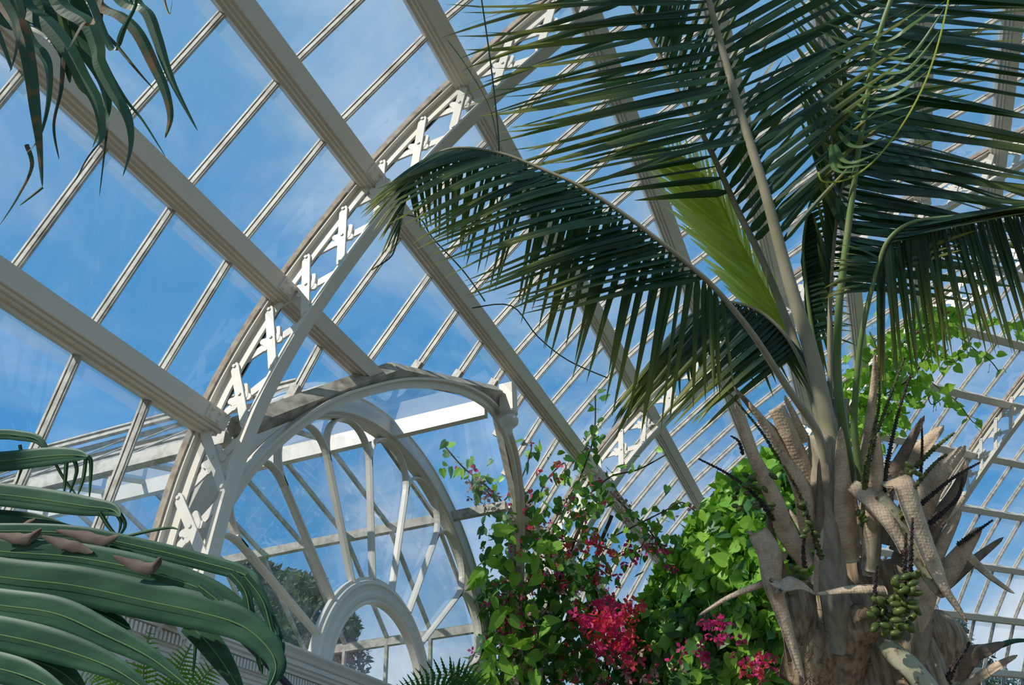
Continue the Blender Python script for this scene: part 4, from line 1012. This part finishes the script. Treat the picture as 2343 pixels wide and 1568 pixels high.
BP = [(1105, 1150), (1150, 1175), (1200, 1130), (1290, 1140), (1370, 1090), (1400, 1110), (1380, 1200), (1340, 1260), (1370, 1310), (1420, 1380), (1460, 1440), (1480, 1640), (1060, 1640), (1085, 1540), (1110, 1450), (1095, 1390), (1110, 1310), (1100, 1230)]
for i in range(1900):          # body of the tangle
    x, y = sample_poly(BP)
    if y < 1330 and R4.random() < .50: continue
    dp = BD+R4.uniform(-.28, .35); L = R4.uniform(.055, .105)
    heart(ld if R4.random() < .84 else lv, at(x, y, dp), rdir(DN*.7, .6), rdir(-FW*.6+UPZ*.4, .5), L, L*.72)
for i in range(60):            # larger bright leaves on the near side
    x, y = sample_poly([(1080, 1200), (1250, 1200), (1320, 1300), (1260, 1568), (1080, 1568)])
    L = R4.uniform(.11, .17); heart(lv, at(x, y, BD-.4), rdir(DN*.5+RX*.5*R4.choice((-1, 1)), .3), rdir(-FW*.7+UPZ*.5, .3), L, L*.55)
for l, n, fl, fm in [([(1160, 1160), (1110, 1110), (1060, 1070), (1018, 1022)], 26, 5, [pk, fd]), ([(1150, 1150), (1190, 1100), (1215, 1030), (1210, 1000)], 16, 2, None), ([(1230, 1150), (1250, 1100), (1290, 1060), (1295, 1085)], 14, 10, [cr, pk]), ([(1300, 1160), (1340, 1060), (1360, 990), (1362, 905)], 46, 4, [pk, fd]), ([(1350, 1130), (1400, 1090), (1460, 1075), (1525, 1040)], 14, 0, None),
    ([(1400, 1230), (1460, 1200), (1520, 1170), (1560, 1150), (1600, 1180)], 30, 2, [fd]), ([(1400, 1280), (1450, 1260), (1500, 1245), (1540, 1280)], 30, 30, [fd, fd, pk]), ([(1400, 1130), (1440, 1170), (1490, 1220), (1520, 1270)], 30, 12, [fd]), ([(1160, 1170), (1120, 1130), (1080, 1100), (1100, 1150)], 24, 26, [fd, fd, pk]), ([(1240, 1240), (1330, 1240), (1400, 1260)], 30, 26, [pk, cr]),
    ([(1220, 1300), (1290, 1330), (1360, 1300), (1400, 1330)], 30, 36, [pk, cr, fd]), ([(1150, 1350), (1180, 1420), (1160, 1560)], 30, 30, [fd, pk]), ([(1060, 1540), (1100, 1480), (1160, 1450)], 24, 16, [cr, pk])]:
    vine(l, n, flowers=fl, fm=fm, r=.006, big=.09)
def cluster(x, y, sx, sy, n, mats, dp):
    for m_ in set(map(id, mats)):
        q = MB()
        for k in range(n//len(set(map(id, mats)))): bract(q, at(x+R4.gauss(0, sx), y+R4.gauss(0, sy), dp+R4.uniform(-.12, .12)), R4.uniform(.024, .042))
        obj('flower_cluster', q, {id(fd): 'faded', id(pk): 'pink', id(cr): 'coral'}[m_], bv, kind='stuff')
cluster(1340, 1420, 14, 10, 34, [cr, pk], 5.7); cluster(1392, 1418, 20, 12, 44, [cr, pk, pk], 5.65); cluster(1425, 1475, 16, 24, 60, [cr, cr, pk], 5.65); cluster(1375, 1468, 14, 16, 30, [pk, cr], 5.65); cluster(1442, 1395, 12, 12, 26, [cr], 5.7); cluster(1382, 1378, 12, 8, 18, [pk], 5.75)
cluster(1640, 1424, 20, 7, 18, [pk], 5.35); cluster(1640, 1460, 20, 8, 8, [pk], 5.35); cluster(1730, 1512, 22, 10, 20, [cr, pk], 5.25); cluster(1720, 1545, 40, 8, 12, [pk, cr], 5.25); cluster(1480, 1530, 60, 26, 30, [fd, cr], 5.6); cluster(1600, 1500, 40, 20, 16, [pk], 5.4)
for i in range(240): bract(R4.choice([pk, cr, fd, fd]), at(*sample_poly(BP), BD-.35+R4.uniform(-.1, .2)), R4.uniform(.018, .032))
for l in [[(1150, 1640), (1160, 1400), (1180, 1200), (1230, 1130)], [(1250, 1640), (1240, 1450), (1290, 1300), (1350, 1150)], [(1400, 1640), (1380, 1450), (1360, 1300), (1400, 1180)], [(1200, 1640), (1230, 1500), (1300, 1420), (1400, 1440)]]:
    st.tube(catmull([at(x, y, BD+.1) for x, y in l], 6), .014, 6)
obj('leaves', lv, 'leaf', bv, kind='stuff'); obj('shaded_leaves', ld, 'leaf_d', bv, kind='stuff'); obj('stem', st, 'stem', bv); obj('scattered_pink_flowers', pk, 'pink', bv, kind='stuff'); obj('scattered_coral_flowers', cr, 'coral', bv, kind='stuff'); obj('scattered_faded_flowers', fd, 'faded', bv, kind='stuff')

# ------------------------------------------------------------------ ferns and hose
def fern(t, l, d, pin, n=18, mat='fern'):
    path = catmull(P3([(x, y, d) for x, y in l]), 8); S = arclen(path); mb = MB(); mb.tube(path, .0022, 5); fr = obj('frond', mb, 'stalk_g', t); lm = MB()
    for k in range(n):
        u = (k+.6)/n; p = samp(path, S, u*S[-1]); tg = (samp(path, S, min(u+.03, 1)*S[-1])-samp(path, S, max(u-.03, 0)*S[-1])).normalized()
        for e in (-1, 1):
            s = tg.cross(-FW).normalized()*e; L = pin*(math.sin(math.pi*min(1, .16+u*.84))**.7)
            q = [p+(s*.93+tg*.35)*L*v/6-UPZ*.1*L*(v/6)**2 for v in range(7)]
            for v in range(1, 6):           # toothed pinna
                w = L*.13*(1-v/7); lm.add([q[v-1], q[v]+tg*w*1.2, q[v+1], q[v]-tg*w], [(0, 1, 2, 3)])
            blade(lm, q, [L*.055*(1-v/7) for v in range(7)], -FW, .05)
    obj('leaflets', lm, mat, fr)
fe = thing('fern', 'bright green fern in front of the fluted frieze', 'fern', at(380, 1700, 1.9))
fern(fe, [(322, 1640), (330, 1520), (338, 1470), (346, 1436)], 1.85, .045)
fern(fe, [(370, 1640), (398, 1560), (420, 1510), (438, 1474)], 1.8, .050)
fern(fe, [(400, 1660), (440, 1590), (475, 1540), (506, 1512)], 1.78, .048)
fern(fe, [(250, 1660), (180, 1590), (120, 1545), (40, 1520)], 1.75, .05); fern(fe, [(300, 1640), (260, 1560), (230, 1530), (170, 1510)], 1.8, .045)
fe2 = thing('fern', 'dark green fern tip at the foot of the fan window', 'fern', at(1010, 1700, 4.2))
fern(fe2, [(1120, 1640), (1060, 1560), (1000, 1545), (925, 1565)], 4.2, .12, mat='leaf_d'); fern(fe2, [(1100, 1640), (1080, 1575), (1050, 1540), (1020, 1532)], 4.2, .12, mat='leaf_d'); fern(fe2, [(1050, 1640), (1010, 1590), (960, 1575), (900, 1590)], 4.1, .12, mat='leaf_d')
def stem(t, p, r, mat='stem'):
    q = MB(); q.tube([Vector((p.x, p.y, 0)), Vector((p.x+.01, p.y, p.z*.5)), p], r, 8); obj('stem', q, mat, t)
stem(fe, at(370, 1650, 1.82), .02); stem(fe2, at(1090, 1640, 4.2), .03)
stem(sl, at(-190, -160, 2.1), .03); stem(fpm, at(-260, 1470, 1.3), .035)
mb = MB(); mb.tube(catmull([at(498, 1410, 2.45), at(530, 1440, 2.43), at(600, 1508, 2.4), at(665, 1575, 2.38), at(720, 1640, 2.35), at(760, 1760, 2.3), Vector((at(760, 1760, 2.3).x, at(760, 1760, 2.3).y-.05, .3)), Vector((at(760, 1760, 2.3).x-.1, at(760, 1760, 2.3).y-.1, .012))], 5), .010, 8)
obj('black_hose', mb, 'black', smooth=True, label='black hose hanging slantwise across the cornice', cat='hose', org=at(600, 1508, 2.4))

# ------------------------------------------------------------------ trees outside
def tree(label, base, h, blobs, n, ls):
    t = thing('tree', label, 'tree', base); mb = MB(); tr_ = MB()
    top = blobs[0][0]; tr_.tube(catmull([base, base.lerp(Vector((top.x, top.y, h)), .5), Vector((top.x, top.y, top.z))], 6), [.22-.012*i for i in range(13)], 8)
    for c, r in blobs:
        tr_.tube([Vector((top.x, top.y, h*.45)), c.lerp(Vector((top.x, top.y, c.z)), .5), c], [.09, .06, .025], 6)
        for i in range(n):
            d = Vector((R4.gauss(0, 1), R4.gauss(0, 1), R4.gauss(0, 1))).normalized(); p = c+d*r*R4.random()**.45
            L = ls*R4.uniform(.6, 1.3); heart(mb, p, rdir(d*.5-UPZ*.3, .6), rdir(UPZ*.5+d*.5, .6), L, L*.5)
    obj('crown', mb, 'tree', t); obj('trunk', tr_, 'bark', t)
def gnd(x, y, d): p = at(x, y, d); return Vector((p.x, p.y, -.14))
tree('leafy tree outside, seen through the fan window', gnd(690, 1500, 14), 6, [(at(655, 1450, 14), .85), (at(610, 1400, 14.2), .7), (at(690, 1400, 14), .45), (at(705, 1360, 14), .32), (at(660, 1350, 14.1), .35), (at(600, 1330, 14.4), .35), (at(575, 1310, 14.4), .3), (at(640, 1530, 14), 1.0), (at(760, 1470, 13.8), .45), (at(785, 1430, 13.8), .26), (at(775, 1520, 13.8), .5), (at(720, 1540, 13.8), .6)], 900, .105)
tree('sparse tree outside, low behind the palm trunk', gnd(2200, 1700, 14), 4, [(at(2190, 1560, 14), .7), (at(2180, 1470, 14), .3), (at(2185, 1430, 14), .18), (at(2250, 1540, 14), .35), (at(2150, 1520, 14), .5), (at(2300, 1590, 14), .5)], 420, .085)

#PLANTS>>

# ------------------------------------------------------------------ sky and sun
wd = bpy.data.worlds.new('sky'); SC.world = wd; wd.use_nodes = True; t = wd.node_tree; t.nodes.clear(); N = t.nodes; L = t.links
out = N.new('ShaderNodeOutputWorld'); bg = N.new('ShaderNodeBackground'); L.new(bg.outputs[0], out.inputs[0])
tc = N.new('ShaderNodeTexCoord'); sp = N.new('ShaderNodeSeparateXYZ'); L.new(tc.outputs['Generated'], sp.inputs[0])
gr = N.new('ShaderNodeValToRGB'); e = gr.color_ramp.elements
e[0].position = 0; e[0].color = (.50, .65, .78, 1)
e[1].position = 1; e[1].color = (.20, .40, .62, 1)
for pos, c in ((.18, (.26, .49, .72)), (.36, (.062, .285, .61)), (.60, (.072, .285, .585)), (.80, (.15, .35, .60))):
    x = e.new(pos); x.color = (*c, 1)
L.new(sp.outputs['Z'], gr.inputs[0])
mp = N.new('ShaderNodeMapping'); mp.inputs['Scale'].default_value = (1.1, 1.5, 2.6); mp.inputs['Rotation'].default_value = (.2, .5, .9); mp.inputs['Location'].default_value = (3.1, .4, 1.7)
L.new(tc.outputs['Generated'], mp.inputs[0])
nz = N.new('ShaderNodeTexNoise'); nz.inputs['Scale'].default_value = 2.4; nz.inputs['Detail'].default_value = 9; nz.inputs['Roughness'].default_value = .56; nz.inputs['Distortion'].default_value = .5
L.new(mp.outputs[0], nz.inputs[0])
mr = N.new('ShaderNodeMapRange'); mr.interpolation_type = 'SMOOTHSTEP'; mr.inputs['From Min'].default_value = .44; mr.inputs['From Max'].default_value = .74; mr.inputs['To Max'].default_value = .66
L.new(nz.outputs[0], mr.inputs[0])
# thicker cloud low down
lowm = N.new('ShaderNodeMapRange'); lowm.inputs['From Min'].default_value = .06; lowm.inputs['From Max'].default_value = .50; lowm.inputs['To Min'].default_value = 2.3; lowm.inputs['To Max'].default_value = .62
L.new(sp.outputs['Z'], lowm.inputs[0])
mm = N.new('ShaderNodeMath'); mm.operation = 'MULTIPLY'; mm.use_clamp = True; L.new(mr.outputs[0], mm.inputs[0]); L.new(lowm.outputs[0], mm.inputs[1])
mx = N.new('ShaderNodeMix'); mx.data_type = 'RGBA'; L.new(mm.outputs[0], mx.inputs['Factor']); L.new(gr.outputs[0], mx.inputs['A']); mx.inputs['B'].default_value = (.68, .75, .83, 1)
L.new(mx.outputs['Result'], bg.inputs[0]); bg.inputs[1].default_value = 1.0

sun = bpy.data.lights.new('sun', 'SUN'); so = bpy.data.objects.new('sun', sun); COL.objects.link(so)
sun.energy = 3.7; sun.angle = .009; sun.color = (1, .955, .86)
sd = Vector((-.74, .40, .55))       # towards the sun
so.rotation_euler = sd.to_track_quat('Z', 'Y').to_euler(); so.location = (-6, 0, 9)

SC.view_settings.view_transform = 'Standard'; SC.view_settings.look = 'None'; SC.view_settings.exposure = .14; SC.view_settings.gamma = 1
SC.view_settings.use_curve_mapping = False
SC.cycles.max_bounces = 10; SC.cycles.transparent_max_bounces = 40; SC.cycles.diffuse_bounces = 3; SC.cycles.glossy_bounces = 3; SC.cycles.transmission_bounces = 4
SC.cycles.caustics_reflective = False; SC.cycles.caustics_refractive = False
